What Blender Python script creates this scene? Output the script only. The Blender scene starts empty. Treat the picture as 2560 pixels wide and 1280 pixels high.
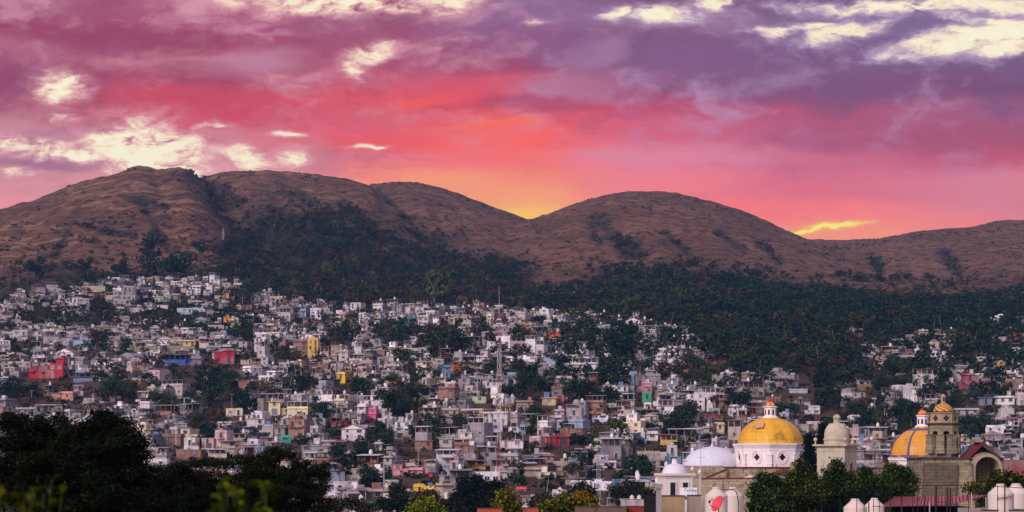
import bpy, math, random
import numpy as np
from mathutils import Vector, Matrix, noise as mnoise
random.seed(7); R = np.random.RandomState(11)
SC = bpy.context.scene; COL = SC.collection
F = 4777.0; CX = 1280.0; HY = 1150.0; CZ = 14.0          # lens in photo pixels, horizon row, eye height
# ------------------------------------------------------------------ camera
cam = bpy.data.cameras.new('camera'); co = bpy.data.objects.new('camera', cam); COL.objects.link(co)
co.location = (0, 0, CZ); co.rotation_euler = (math.radians(90), 0, 0)
cam.sensor_width = 36; cam.lens = F / 2560 * 36; cam.shift_y = (HY - 640) / 2560
cam.clip_start = 0.5; cam.clip_end = 12000
cam.dof.use_dof = True; cam.dof.focus_distance = 600; cam.dof.aperture_fstop = 3.6
SC.camera = co
SC.view_settings.view_transform = 'Standard'; SC.view_settings.look = 'None'
SC.view_settings.gamma = 1.0; SC.view_settings.exposure = 0.0
# ------------------------------------------------------------------ node helper
def lin(c):
    return tuple((v / 255 / 12.92 if v / 255 <= 0.04045 else ((v / 255 + 0.055) / 1.055) ** 2.4) for v in c)
class NT:
    def __init__(s, tree): s.t = tree; s.n = tree.nodes; s.l = tree.links
    def node(s, typ, **k):
        n = s.n.new(typ)
        for a, b in k.items(): setattr(n, a, b)
        return n
    def put(s, sock, v):
        if hasattr(v, 'is_linked') or isinstance(v, bpy.types.NodeSocket): s.l.new(v, sock)
        elif isinstance(v, (tuple, list)) and len(v) == 3 and sock.type == 'RGBA': sock.default_value = (*v, 1)
        else: sock.default_value = v
    def math(s, op, a, b=0.0, c=None, clamp=False):
        n = s.node('ShaderNodeMath', operation=op, use_clamp=clamp)
        s.put(n.inputs[0], a); s.put(n.inputs[1], b)
        if c is not None: s.put(n.inputs[2], c)
        return n.outputs[0]
    def vec(s, x, y, z=0.0):
        n = s.node('ShaderNodeCombineXYZ')
        for i, v in enumerate((x, y, z)): s.put(n.inputs[i], v)
        return n.outputs[0]
    def mix(s, f, a, b, blend='MIX'):
        n = s.node('ShaderNodeMix', data_type='RGBA', blend_type=blend, clamp_factor=True)
        s.put(n.inputs[0], f); s.put(n.inputs[6], a); s.put(n.inputs[7], b)
        return n.outputs[2]
    def noise(s, v, scale, detail=4, rough=0.5, dist=0.0, dim='3D'):
        n = s.node('ShaderNodeTexNoise', noise_dimensions=dim)
        if v is not None: s.l.new(v, n.inputs['Vector'])
        n.inputs['Scale'].default_value = scale; n.inputs['Detail'].default_value = detail
        n.inputs['Roughness'].default_value = rough; n.inputs['Distortion'].default_value = dist
        return n.outputs
    def rng(s, v, a, b, c=0.0, d=1.0, smooth=True):
        n = s.node('ShaderNodeMapRange', interpolation_type='SMOOTHSTEP' if smooth else 'LINEAR')
        s.put(n.inputs[0], v)
        for i, q in enumerate((a, b, c, d)): s.put(n.inputs[i + 1], q)
        return n.outputs[0]
    def ramp(s, f, stops, mode='EASE'):
        n = s.node('ShaderNodeValToRGB'); n.color_ramp.interpolation = mode
        e = n.color_ramp.elements
        while len(e) < len(stops): e.new(0.5)
        for q, (p, c) in zip(e, stops): q.position = p; q.color = (*c, 1)
        s.put(n.inputs[0], f)
        return n.outputs[0]
# ------------------------------------------------------------------ world: dusk sky with sunset cloud deck
W = bpy.data.worlds.new("World"); SC.world = W; W.use_nodes = True
W.node_tree.nodes.clear(); w = NT(W.node_tree)
gen = w.node('ShaderNodeTexCoord').outputs['Generated']
nrm = w.node('ShaderNodeVectorMath', operation='NORMALIZE'); w.l.new(gen, nrm.inputs[0])
sx = w.node('ShaderNodeSeparateXYZ'); w.l.new(nrm.outputs[0], sx.inputs[0])
dx, dy, dz = sx.outputs
az = w.math('ARCTAN2', dx, dy); el = w.math('ARCSINE', dz)
# U, V : azimuth and elevation in thousandths of the lens unit (direction only)
fwd = w.math('MAXIMUM', dy, 0.3)
U0 = w.math('MULTIPLY', w.math('DIVIDE', dx, fwd), F / 1000); V0 = w.math('MULTIPLY', w.math('DIVIDE', dz, fwd), F / 1000)
def UX(px): return (px - CX) / 1000
def VY(py): return (HY - py) / 1000
p0 = w.vec(U0, w.math('MULTIPLY', V0, 2.3))
n1 = w.noise(p0, 1.6, 5, 0.55); n2 = w.noise(p0, 6.0, 6, 0.6, 0.3)
def off(sock, k):
    sp = w.node('ShaderNodeSeparateColor'); w.l.new(sock, sp.inputs[0])
    return (w.math('MULTIPLY', w.math('SUBTRACT', sp.outputs[0], 0.5), k), w.math('MULTIPLY', w.math('SUBTRACT', sp.outputs[1], 0.5), k * 0.45))
o1 = off(n1['Color'], 0.17); o2 = off(n2['Color'], 0.15)
U = w.math('ADD', w.math('ADD', U0, o1[0]), o2[0]); V = w.math('ADD', w.math('ADD', V0, o1[1]), o2[1])
cols = [
 (0, [(0,(156,80,108)),(60,(162,68,96)),(105,(178,100,122)),(200,(156,70,98)),(240,(168,86,108)),(300,(206,138,148)),(400,(190,130,140)),(470,(224,148,154)),(530,(242,150,154))]),
 (500, [(0,(178,96,124)),(60,(166,76,104)),(110,(172,70,94)),(150,(196,118,134)),(195,(176,78,100)),(245,(204,78,94)),(300,(214,82,98)),(335,(212,128,140)),(400,(214,130,142)),(430,(228,150,152))]),
 (950, [(0,(178,120,144)),(45,(164,94,122)),(100,(168,88,116)),(150,(172,80,106)),(200,(202,100,120)),(240,(228,88,94)),(290,(222,96,108)),(340,(238,96,100)),(385,(236,122,128)),(430,(250,136,122)),(480,(255,150,120))]),
 (1300, [(0,(150,112,152)),(60,(146,100,140)),(120,(150,90,128)),(180,(160,74,106)),(235,(206,70,88)),(285,(238,92,90)),(350,(255,108,98)),(400,(255,120,112)),(450,(250,138,114)),(500,(252,150,112)),(555,(255,168,104))]),
 (1650, [(0,(132,84,118)),(60,(152,114,144)),(110,(132,86,126)),(180,(142,92,130)),(225,(148,78,114)),(270,(192,80,108)),(320,(216,96,120)),(400,(236,126,146)),(470,(250,128,132)),(520,(255,120,120))]),
 (2050, [(0,(120,86,122)),(60,(134,102,138)),(130,(122,86,126)),(220,(134,76,114)),(275,(184,82,112)),(330,(182,92,124)),(400,(212,108,134)),(470,(228,112,130)),(530,(255,122,116)),(600,(255,156,126))]),
 (2560, [(0,(152,142,168)),(110,(122,100,138)),(160,(122,90,128)),(220,(126,78,112)),(270,(162,92,126)),(340,(166,84,110)),(395,(192,84,106)),(450,(226,128,142)),(520,(222,130,144)),(590,(242,128,120))]),
]
t = w.rng(V, VY(-60), VY(640), 0, 1, False)
cur = None
for i, (px, st) in enumerate(cols):
    c = w.ramp(t, [((y + 60) / 700, lin(k)) for y, k in st], 'EASE')
    cur = c if cur is None else w.mix(w.rng(U, UX(cols[i-1][0]), UX(px)), cur, c)
# soft billow relief of the cloud deck
pb = w.vec(U, w.math('MULTIPLY', V, 1.9), 3.1)
bil = w.noise(pb, 4.0, 8, 0.56, 0.05)['Fac']; fin = w.noise(pb, 14.0, 7, 0.60, 0.1)['Fac']
rel = w.math('ADD', w.math('MULTIPLY', bil, 0.62), w.math('MULTIPLY', fin, 0.38))
hgt = w.rng(V, VY(560), VY(200))           # relief fades into the smooth glow over the hills
lit = w.math('MULTIPLY', w.rng(rel, 0.48, 0.68), w.math('MULTIPLY_ADD', hgt, 0.72, 0.10))
cur = w.mix(lit, cur, w.mix(w.rng(U, UX(1200), UX(1500)), lin((218,152,168)), lin((190,150,184))))
drk = w.math('MULTIPLY', w.rng(rel, 0.49, 0.33), w.math('MULTIPLY_ADD', hgt, 0.55, 0.06))
cur = w.mix(drk, cur, w.mix(w.rng(U, UX(1200), UX(1600)), lin((148,58,84)), lin((116,80,114))))
def blob(px, py, rx, ry, rot, col, k, soft=1.0, warp=None, gain=0.0):
    global cur
    a = math.radians(rot); ca, sa = math.cos(a), math.sin(a)
    uu = w.math('SUBTRACT', U, UX(px)); vv = w.math('SUBTRACT', V, VY(py))
    x = w.math('DIVIDE', w.math('ADD', w.math('MULTIPLY', uu, ca), w.math('MULTIPLY', vv, sa)), rx / 1000)
    y = w.math('DIVIDE', w.math('SUBTRACT', w.math('MULTIPLY', vv, ca), w.math('MULTIPLY', uu, sa)), ry / 1000)
    d = w.math('SQRT', w.math('ADD', w.math('MULTIPLY', x, x), w.math('MULTIPLY', y, y)))
    if gain: d = w.math('ADD', d, w.math('MULTIPLY', w.math('SUBTRACT', fin, 0.5), gain))
    m = w.math('MULTIPLY', w.rng(d, 1 + soft * .5, 1 - soft * .5), k)
    cur = w.mix(m, cur, lin(col))
# warm and dark drifts
for b in [(1310,515,130,64,-12,(255,176,108),.6,1.8),(1310,556,110,26,0,(255,206,92),.8,1.7),(1130,452,90,26,0,(255,168,110),.6,1.4),(1150,330,170,46,0,(255,104,86),.45,1.6),(1260,400,200,60,0,(252,108,100),.3,1.7),
          (1080,243,90,10,5,(255,96,74),.8,1.2),(1230,296,110,9,0,(255,116,66),.8,1.2),(1180,215,170,30,4,(226,84,96),.7,1.4),(1280,330,90,40,0,(255,98,80),.5,1.5),
          (900,335,150,26,-4,(240,88,90),.6,1.3),(520,265,190,44,-8,(206,70,86),.7,1.3),(300,90,330,30,-3,(150,62,94),.7,1.3),(60,185,120,40,0,(146,68,102),.6,1.3),
          (640,150,110,30,10,(196,132,156),.7,1.3),(1420,225,130,34,0,(180,124,156),.6,1.4),(1500,140,60,30,20,(186,140,170),.8,1.4),(1350,262,140,20,-4,(176,66,98),.7,1.2),
          (1650,140,260,40,0,(136,90,132),.5,1.3),(2000,190,330,55,0,(128,88,126),.5,1.3),(2250,48,170,26,0,(128,104,140),.9,1.1),(1700,380,240,20,0,(222,140,160),.5,1.4),
          (2350,350,260,30,0,(178,78,104),.5,1.3),(2000,575,220,26,0,(255,164,104),.75,1.4),(2200,560,300,50,0,(255,140,128),.5,1.5),(160,405,150,22,-3,(168,112,138),.8,1.0),
          (110,335,160,26,5,(186,126,146),.6,1.1),(800,400,60,70,0,(206,126,138),.6,1.3)]:
    blob(*b)
# gaps where the bright high sky shows through
GAP = [(860,8,300,30,-3,1.1),(1120,2,90,30,0,1.0),(1010,30,90,16,0,.9),(165,212,62,40,0,1.1),(925,142,74,26,16,1.1),(875,175,34,34,30,.9),(375,372,135,66,-8,1.7),(300,340,90,30,0,1.1),(200,385,200,22,-4,1.0),(430,425,90,24,0,1.0),(60,350,140,26,-6,1.1),
       (40,430,60,14,0,.7),(620,398,74,26,-14,1.0),(735,394,46,26,0,.9),(520,312,60,9,5,.7),(915,354,40,8,5,.8),(720,330,50,9,0,.7),(470,420,120,26,0,.6),(1650,38,90,28,0,1.0),(1530,40,46,18,25,.9),(1800,5,70,20,0,.9),
       (2110,70,110,26,14,1.0),(2060,55,240,10,6,.8),(2440,92,190,30,10,1.3),(2330,12,330,20,0,1.1),(2480,46,190,12,-4,.8),(2540,110,120,24,12,1.0),(170,285,60,10,0,.6),(1340,70,50,12,0,.5),(1960,72,60,18,10,.8),(2310,104,50,14,0,1.0),(2300,180,60,16,0,.0)]
gap = None
for px, py, rx, ry, rot, k in GAP:
    a = math.radians(rot); ca, sa = math.cos(a), math.sin(a)
    uu = w.math('SUBTRACT', U, UX(px)); vv = w.math('SUBTRACT', V, VY(py))
    x = w.math('DIVIDE', w.math('ADD', w.math('MULTIPLY', uu, ca), w.math('MULTIPLY', vv, sa)), rx / 1000)
    y = w.math('DIVIDE', w.math('SUBTRACT', w.math('MULTIPLY', vv, ca), w.math('MULTIPLY', uu, sa)), ry / 1000)
    d2 = w.math('ADD', w.math('MULTIPLY', x, x), w.math('MULTIPLY', y, y))
    g = w.math('MULTIPLY', w.math('POWER', 2.718, w.math('MULTIPLY', d2, -0.9)), k)
    gap = g if gap is None else w.math('MAXIMUM', gap, g)
fi2 = w.noise(pb, 34.0, 6, 0.65, 0.2)['Fac']
nz = w.math('SUBTRACT', w.math('ADD', w.math('MULTIPLY', rel, .45), w.math('ADD', w.math('MULTIPLY', fin, .3), w.math('MULTIPLY', fi2, .25))), 0.5)
gm = w.math('MULTIPLY', gap, w.math('MULTIPLY_ADD', nz, 6.5, 1.0))
cur = w.mix(w.rng(gm, 0.02, 0.70, 0, .85), cur, w.mix(w.rng(U, UX(1200), UX(1500)), lin((232,168,176)), lin((206,180,206))))
cur = w.mix(w.rng(gm, 0.34, 0.98), cur, lin((255,230,196)))
cur = w.mix(w.rng(gm, 0.66, 1.25), cur, lin((255,247,214)))
blob(2055,564,128,9,6,(255,186,90),1,.9,None,.5); blob(2060,564,108,4.5,6,(255,236,120),1,.9,None,.4)
# the physical dusk sky above and behind, seen by the town as its soft light
sky = w.node('ShaderNodeTexSky', sky_type='NISHITA', sun_disc=False)
sky.sun_elevation = math.radians(28); sky.sun_rotation = math.radians(205)
sky.air_density = 1.0; sky.dust_density = 2.0; sky.ozone_density = 2.0
skyc = w.mix(1.0, sky.outputs[0], (0.10, 0.085, 0.10), 'MULTIPLY')
dome = w.mix(0.5, skyc, (0.86, 0.67, 0.92))
near = w.math('MULTIPLY', w.rng(w.math('ABSOLUTE', az), 1.3, 0.45), w.rng(el, 0.75, 0.30))
fin_c = w.mix(near, dome, cur)
bg = w.node('ShaderNodeBackground'); w.put(bg.inputs[0], fin_c); bg.inputs[1].default_value = 1.0
out = w.node('ShaderNodeOutputWorld'); w.l.new(bg.outputs[0], out.inputs[0])
W.cycles.sampling_method = 'NONE'
# ------------------------------------------------------------------ soft sun
sl = bpy.data.lights.new('sun', 'SUN'); so = bpy.data.objects.new('sun', sl); COL.objects.link(so)
sl.energy = 2.7; sl.angle = math.radians(24); sl.color = (1.0, 0.87, 0.84)
so.rotation_euler = (math.radians(62), 0, math.radians(-38))
# ------------------------------------------------------------------ numpy noise and projection helpers
def _h(i, j, s):
    n = (i.astype(np.int64) * 374761393 + j.astype(np.int64) * 668265263 + s * 974634777) & 0x7fffffff
    n = ((n ^ (n >> 13)) * 1274126177) & 0x7fffffff
    return ((n ^ (n >> 16)) & 0xffff) / 65535.0
def vn(x, y, s=0):
    xi = np.floor(x); yi = np.floor(y); fx = x - xi; fy = y - yi
    fx = fx * fx * fx * (fx * (fx * 6 - 15) + 10); fy = fy * fy * fy * (fy * (fy * 6 - 15) + 10)
    a = _h(xi, yi, s); b = _h(xi + 1, yi, s); c = _h(xi, yi + 1, s); d = _h(xi + 1, yi + 1, s)
    return (a + (b - a) * fx) * (1 - fy) + (c + (d - c) * fx) * fy
def fbm(x, y, o=4, s=0, g=0.5):
    r = 0; a = 1; t = 0
    for k in range(o):
        r = r + a * vn(x * 2 ** k + 17.3 * k, y * 2 ** k - 9.1 * k, s + k); t += a; a *= g
    return r / t
def PX(X, Y): return CX + F * X / Y
def PY(Z, Y): return HY - F * (Z - CZ) / Y
def XX(px, Y): return (px - CX) * Y / F
def ZZ(py, Y): return CZ + (HY - py) * Y / F
# ------------------------------------------------------------------ hills
GX = np.arange(-1400, 4000, 4.0)
def line(pts, sm=5):
    v = np.interp(GX, [p[0] for p in pts], [p[1] for p in pts]); k = np.exp(-0.5 * (np.arange(-4 * sm, 4 * sm + 1) / sm) ** 2)
    return np.convolve(np.pad(v, 4 * sm, 'edge'), k / k.sum(), 'valid')
HILLS = [  # ridge distance, foot distance, smoothing, ridge line in the photograph
 (1800, 1270, 3, [(-1400,760),(-300,600),(0,527),(100,503),(150,482),(200,462),(300,438),(318,426),(345,418),(372,424),(402,432),(425,424),(455,420),(480,424),(500,436),(530,470),(560,520),(610,580),(680,680),(760,780),(900,900)]),
 (2000, 1330, 5, [(200,560),(400,500),(470,452),(530,438),(600,436),(700,436),(800,446),(870,458),(910,468),(945,486),(1000,526),(1060,572),(1130,605),(1230,655),(1330,700),(1450,760),(1600,850),(1900,1000)]),
 (2250, 1450, 4, [(500,700),(800,540),(900,482),(940,470),(990,466),(1050,468),(1100,482),(1160,502),(1230,530),(1290,552),(1330,566),(1400,616),(1440,660),(1480,720),(1600,800),(2000,1000)]),
 (2150, 1400, 6, [(900,760),(1150,640),(1290,574),(1335,557),(1370,550),(1410,532),(1480,506),(1560,491),(1620,487),(1680,491),(1740,505),(1830,528),(1900,556),(1960,588),(2020,614),(2080,640),(2180,685),(2300,750),(2600,900)]),
 (2700, 1600, 3, [(1400,780),(1800,660),(1950,628),(2040,622),(2100,625),(2200,620),(2260,609),(2300,600),(2380,594),(2440,588),(2480,577),(2510,571),(2560,574),(2700,560),(3000,600),(3600,560),(4000,640)]),
 (1560, 1180, 4, [(-400,800),(200,690),(380,640),(440,626),(520,622),(590,624),(630,636),(670,668),(720,730),(800,800),(1000,1000)]),
]
HL = [(a, b, line(p, s)) for a, b, s, p in HILLS]
GULLY = [(590,560,490,440,26,12),(640,570,560,480,20,12),(1060,590,948,480,7,10),(1180,670,1070,585,10,8),(1600,640,1500,560,22,10),(1740,650,1660,580,14,9),(1500,610,1480,560,10,7),(300,490,420,520,7,0),(180,560,330,590,8,0),(700,480,760,490,9,0),(1340,560,1420,605,4,6),(820,530,720,460,9,7),(1860,630,1800,585,12,7),(960,590,860,500,12,8),(1950,660,1900,610,10,6),(2200,680,2180,640,14,6),(2400,690,2360,630,14,6),(120,680,180,560,8,5),(420,620,350,500,9,5)]
# where the town ends and the bare slopes begin (photo rows), along the hill foot
TOWN = line([(-900,800),(0,752),(60,728),(170,715),(280,700),(480,690),(600,694),(640,726),(700,740),(900,762),(1150,752),(1300,768),(1480,772),(1560,790),(1690,815),(1740,840),(1820,870),(1900,905),(2000,950),(2070,960),(2110,860),(2180,830),(2320,812),(2490,800),(2560,792),(3400,800)], 4)
def town_top(px): return np.interp(px, GX, TOWN) + np.interp(px, [600, 1000], [2, 12])
SKYL = np.minimum.reduce([L for _, _, L in HL])
def height(X, Y, fine=True):
    Ys = np.maximum(Y, 30.0); px = PX(X, Ys)
    u = (Y - 590) / 60.0
    ramp = 60 * np.where(u > 30, u, np.log1p(np.exp(np.minimum(u, 30))))      # soft start of the slope
    z = 0.172 * ramp + 0.00006 * np.maximum(Y - 900, 0) ** 2 * np.clip((2600 - px) / 2600, .2, 1)
    z = z + (fbm(X / 150, Y / 190, 3, 5) - 0.5) * 30 * np.clip((Y - 640) / 250, 0, 1)
    zt = z
    k = 2.2; acc = np.exp(np.clip((zt - 100) / 60, -3, 3)) * 0
    zs = [np.where(Y > 1500, zt - (Y - 1500) * 0.5 * 1.0, zt)]
    for Yr, Yf, L in HL:
        rp = np.interp(px, GX, L); Yr2 = Yr
        zr = CZ + (HY - rp) * Yr2 / F
        zf = 0.172 * (Yf - 590) * 0.9
        s = (Y - Yf) / (Yr2 - Yf)
        sc = np.clip(s, 0, 1)
        prof = 0.72 * np.sin(sc * math.pi / 2) + 0.28 * sc
        front = zf + (zr - zf) * prof
        front = np.where(s < 0, zf + s * 220, front)
        back = zr - (Y - Yr2) * 0.30 - ((Y - Yr2) / 300.0) ** 2 * 8
        zs.append(np.where(s <= 1, front, back))
    zs = np.array(zs); m = zs.max(0)
    z = m + k * np.log(np.exp((zs - m) / k).sum(0))
    hi = np.clip((z - 130) / 120, 0, 1)
    gul = np.abs(fbm(px / 210 + z / 500 + 3, Y / 900, 2, 21) - 0.5) * 2
    face = np.clip((np.interp(px, GX, SKYL) * -1 + PY(z, Ys)) / 70, 0, 1)       # none at the crest
    z = z - hi * face * np.clip((0.22 - gul) / 0.22, 0, 1) ** 2 * 4.5
    z = z + hi * face * (fbm(X / 140, Y / 160, 3, 61) - 0.5) * 22
    z = z + hi * (0.25 + 0.75 * face) * (fbm(X / 60, Y / 60, 4, 9) - 0.5) * 8
    pyz = PY(z, Ys)
    for gx, gy, hx, hy, wd, dp in GULLY:
        if dp:
            vx, vy = hx - gx, hy - gy; q = np.clip(((px - gx) * vx + (pyz - gy) * vy) / (vx * vx + vy * vy), 0, 1)
            d = np.hypot(px - gx - q * vx, pyz - gy - q * vy) / (wd * 1.1 + 4) ; z = z - dp * np.exp(-d * d) * hi * (1 - q * .5)
    if fine:
        z = z + np.clip((Y - 900) / 300, 0, 1) * (fbm(X / 11, Y / 16, 3, 33) - 0.5) * 4.4
    z = np.where(Y > 2950, np.minimum(z, np.maximum(z - (Y - 2950) * 0.3, 0)), z)
    return np.maximum(z, 0) * np.clip((Y - 480) / 80, 0, 1)
def ground(x, y): return float(height(np.array([x]), np.array([y]), False)[0])
# vegetation cover of the slopes: 0 dry grass .. 1 scrub and wood
TREEL = line([(-900,700),(0,700),(150,668),(300,655),(380,646),(520,640),(600,535),(640,480),(700,490),(800,505),(880,520),(960,555),(1040,575),(1130,592),(1230,622),(1330,655),(1400,682),(1440,668),(1500,650),(1560,640),(1640,650),(1760,662),(1880,668),(1960,676),(2060,672),(2160,690),(2300,704),(2450,712),(2560,680),(3400,680)], 4)
def cover(X, Y, Z, g=1.0):
    px = PX(X, Y); py = PY(Z, Y)
    t = np.interp(px, GX, TREEL) + (fbm(X / 70, Y / 70, 4, 41) - 0.5) * 110
    c = np.clip((py - t) / 85 + .12, 0, 1)
    # dark gullies running up the bare slopes
    for gx, gy, hx, hy, wd, dp in GULLY:
        vx, vy = hx - gx, hy - gy; q = np.clip(((px - gx) * vx + (py - gy) * vy) / (vx * vx + vy * vy), 0, 1)
        d = np.hypot(px - gx - q * vx, (py - gy - q * vy) * 1.3) / wd + (fbm(X / 25, Y / 25, 3, 51) - 0.5) * 2.6
        c = np.maximum(c, np.clip(1.4 - d, 0, 1) * 0.8 * g)
    return c
def build_terrain():
    ts = np.linspace(-0.42, 0.42, 1100)
    Ys = np.concatenate([[-400, -60, 60], np.linspace(120, 560, 30), np.linspace(575, 1250, 150), np.linspace(1254, 2300, 330), np.linspace(2306, 2800, 60), np.linspace(2830, 3120, 8)])
    T, Y = np.meshgrid(ts, Ys); X = T * np.maximum(Y, 0) + np.where(Y < 700, T / 0.42 * 400 * (1 - np.clip(Y, 0, 700) / 700), 0)
    Z = height(X, Y); C = cover(X, np.maximum(Y, 60), Z)
    nr, nc = X.shape; idx = np.arange(nr * nc).reshape(nr, nc)
    q = np.stack([idx[:-1, :-1], idx[:-1, 1:], idx[1:, 1:], idx[1:, :-1]], -1).reshape(-1, 4)
    me = bpy.data.meshes.new('hillside'); n = nr * nc
    me.vertices.add(n); me.vertices.foreach_set('co', np.stack([X, Y, Z], -1).reshape(-1).astype(np.float32))
    me.loops.add(len(q) * 4); me.loops.foreach_set('vertex_index', q.reshape(-1).astype(np.int32))
    me.polygons.add(len(q)); me.polygons.foreach_set('loop_start', np.arange(0, len(q) * 4, 4, dtype=np.int32))
    me.polygons.foreach_set('loop_total', np.full(len(q), 4, np.int32)); me.polygons.foreach_set('use_smooth', np.ones(len(q), bool))
    a = me.attributes.new('cover', 'FLOAT', 'POINT'); a.data.foreach_set('value', C.reshape(-1).astype(np.float32))
    me.update(calc_edges=True); o = bpy.data.objects.new('hillside', me); COL.objects.link(o); o['kind'] = 'structure'
    return o
def new_mat(name, rough=0.9):
    m = bpy.data.materials.new(name); m.use_nodes = True; t = NT(m.node_tree); b = t.n['Principled BSDF']
    b.inputs['Roughness'].default_value = rough; b.inputs['Specular IOR Level'].default_value = 0.25
    return m, t, b
def bump(t, b, h, dist, strength=1.0):
    n = t.node('ShaderNodeBump'); n.inputs['Strength'].default_value = strength; n.inputs['Distance'].default_value = dist
    t.put(n.inputs['Height'], h); t.l.new(n.outputs[0], b.inputs['Normal'])
def terrain_mat():
    m, t, b = new_mat('dry_grass_slope', 1.0)
    pos = t.node('ShaderNodeNewGeometry').outputs['Position']
    cov = t.node('ShaderNodeAttribute', attribute_name='cover').outputs['Fac']
    mp = t.node('ShaderNodeMapping'); mp.inputs['Scale'].default_value = (1, 1, 2.6); t.l.new(pos, mp.inputs[0])
    a = t.noise(mp.outputs[0], 0.012, 5, 0.6)['Fac']; f = t.noise(mp.outputs[0], 0.09, 6, 0.7)['Fac']; g = t.noise(mp.outputs[0], 0.5, 4, 0.75)['Fac']
    # terracettes: narrow paths following the contour
    sp = t.node('ShaderNodeSeparateXYZ'); t.l.new(pos, sp.inputs[0])
    tw = t.noise(pos, 0.008, 4, 0.6)['Fac']
    ph = t.math('SINE', t.math('MULTIPLY_ADD', sp.outputs[2], 0.42, t.math('MULTIPLY', tw, 38.0)))
    ter = t.math('MULTIPLY', t.rng(ph, 0.55, 1.0), t.rng(t.noise(pos, 0.014, 3, .5)['Fac'], 0.42, 0.6))
    ter = t.math('MULTIPLY', ter, t.rng(sp.outputs[0], 50, -260))
    grass = t.mix(t.rng(a, 0.35, 0.65), (0.170, 0.076, 0.034), (0.270, 0.130, 0.072))
    grass = t.mix(t.rng(f, 0.60, 0.36), grass, (0.050, 0.030, 0.016))
    grass = t.mix(t.math('MULTIPLY', t.rng(g, 0.52, 0.72), .7), grass, (0.36, 0.215, 0.135))
    grass = t.mix(t.math('MULTIPLY', t.rng(g, 0.48, 0.32), .8), grass, (0.045, 0.028, 0.017))
    grass = t.mix(t.math('MULTIPLY', ter, .55), grass, (0.42, 0.25, 0.13))
    scrub = t.mix(t.rng(f, 0.4, 0.6), (0.010, 0.021, 0.014), (0.030, 0.031, 0.018))
    scrub = t.mix(t.rng(g, 0.45, 0.7), scrub, (0.055, 0.046, 0.032))
    low = t.rng(sp.outputs[2], 120, 30, 0, .85)
    dirt = t.mix(f, (0.16, 0.085, 0.05), (0.07, 0.05, 0.035))
    c = t.mix(cov, grass, t.mix(low, scrub, dirt))
    flat = t.mix(f, (0.03, 0.035, 0.025), (0.06, 0.055, 0.045))
    c = t.mix(t.rng(sp.outputs[2], 6, 1), c, flat)
    t.l.new(c, b.inputs['Base Color'])
    bump(t, b, t.math('ADD', t.math('MULTIPLY', f, 1.0), t.math('MULTIPLY', g, .35)), 7.0, 1.0)
    return m
ter_o = build_terrain(); ter_o.data.materials.append(terrain_mat())
# distance at which the line of sight through a photo point meets the slope
_Y = np.linspace(560, 2750, 2200)
def hit(px, py):
    z = height(XX(px, _Y), _Y, False); p = PY(z, _Y)
    k = np.nonzero(p <= py)[0]
    return float(_Y[k[0]]) if len(k) else None
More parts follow.
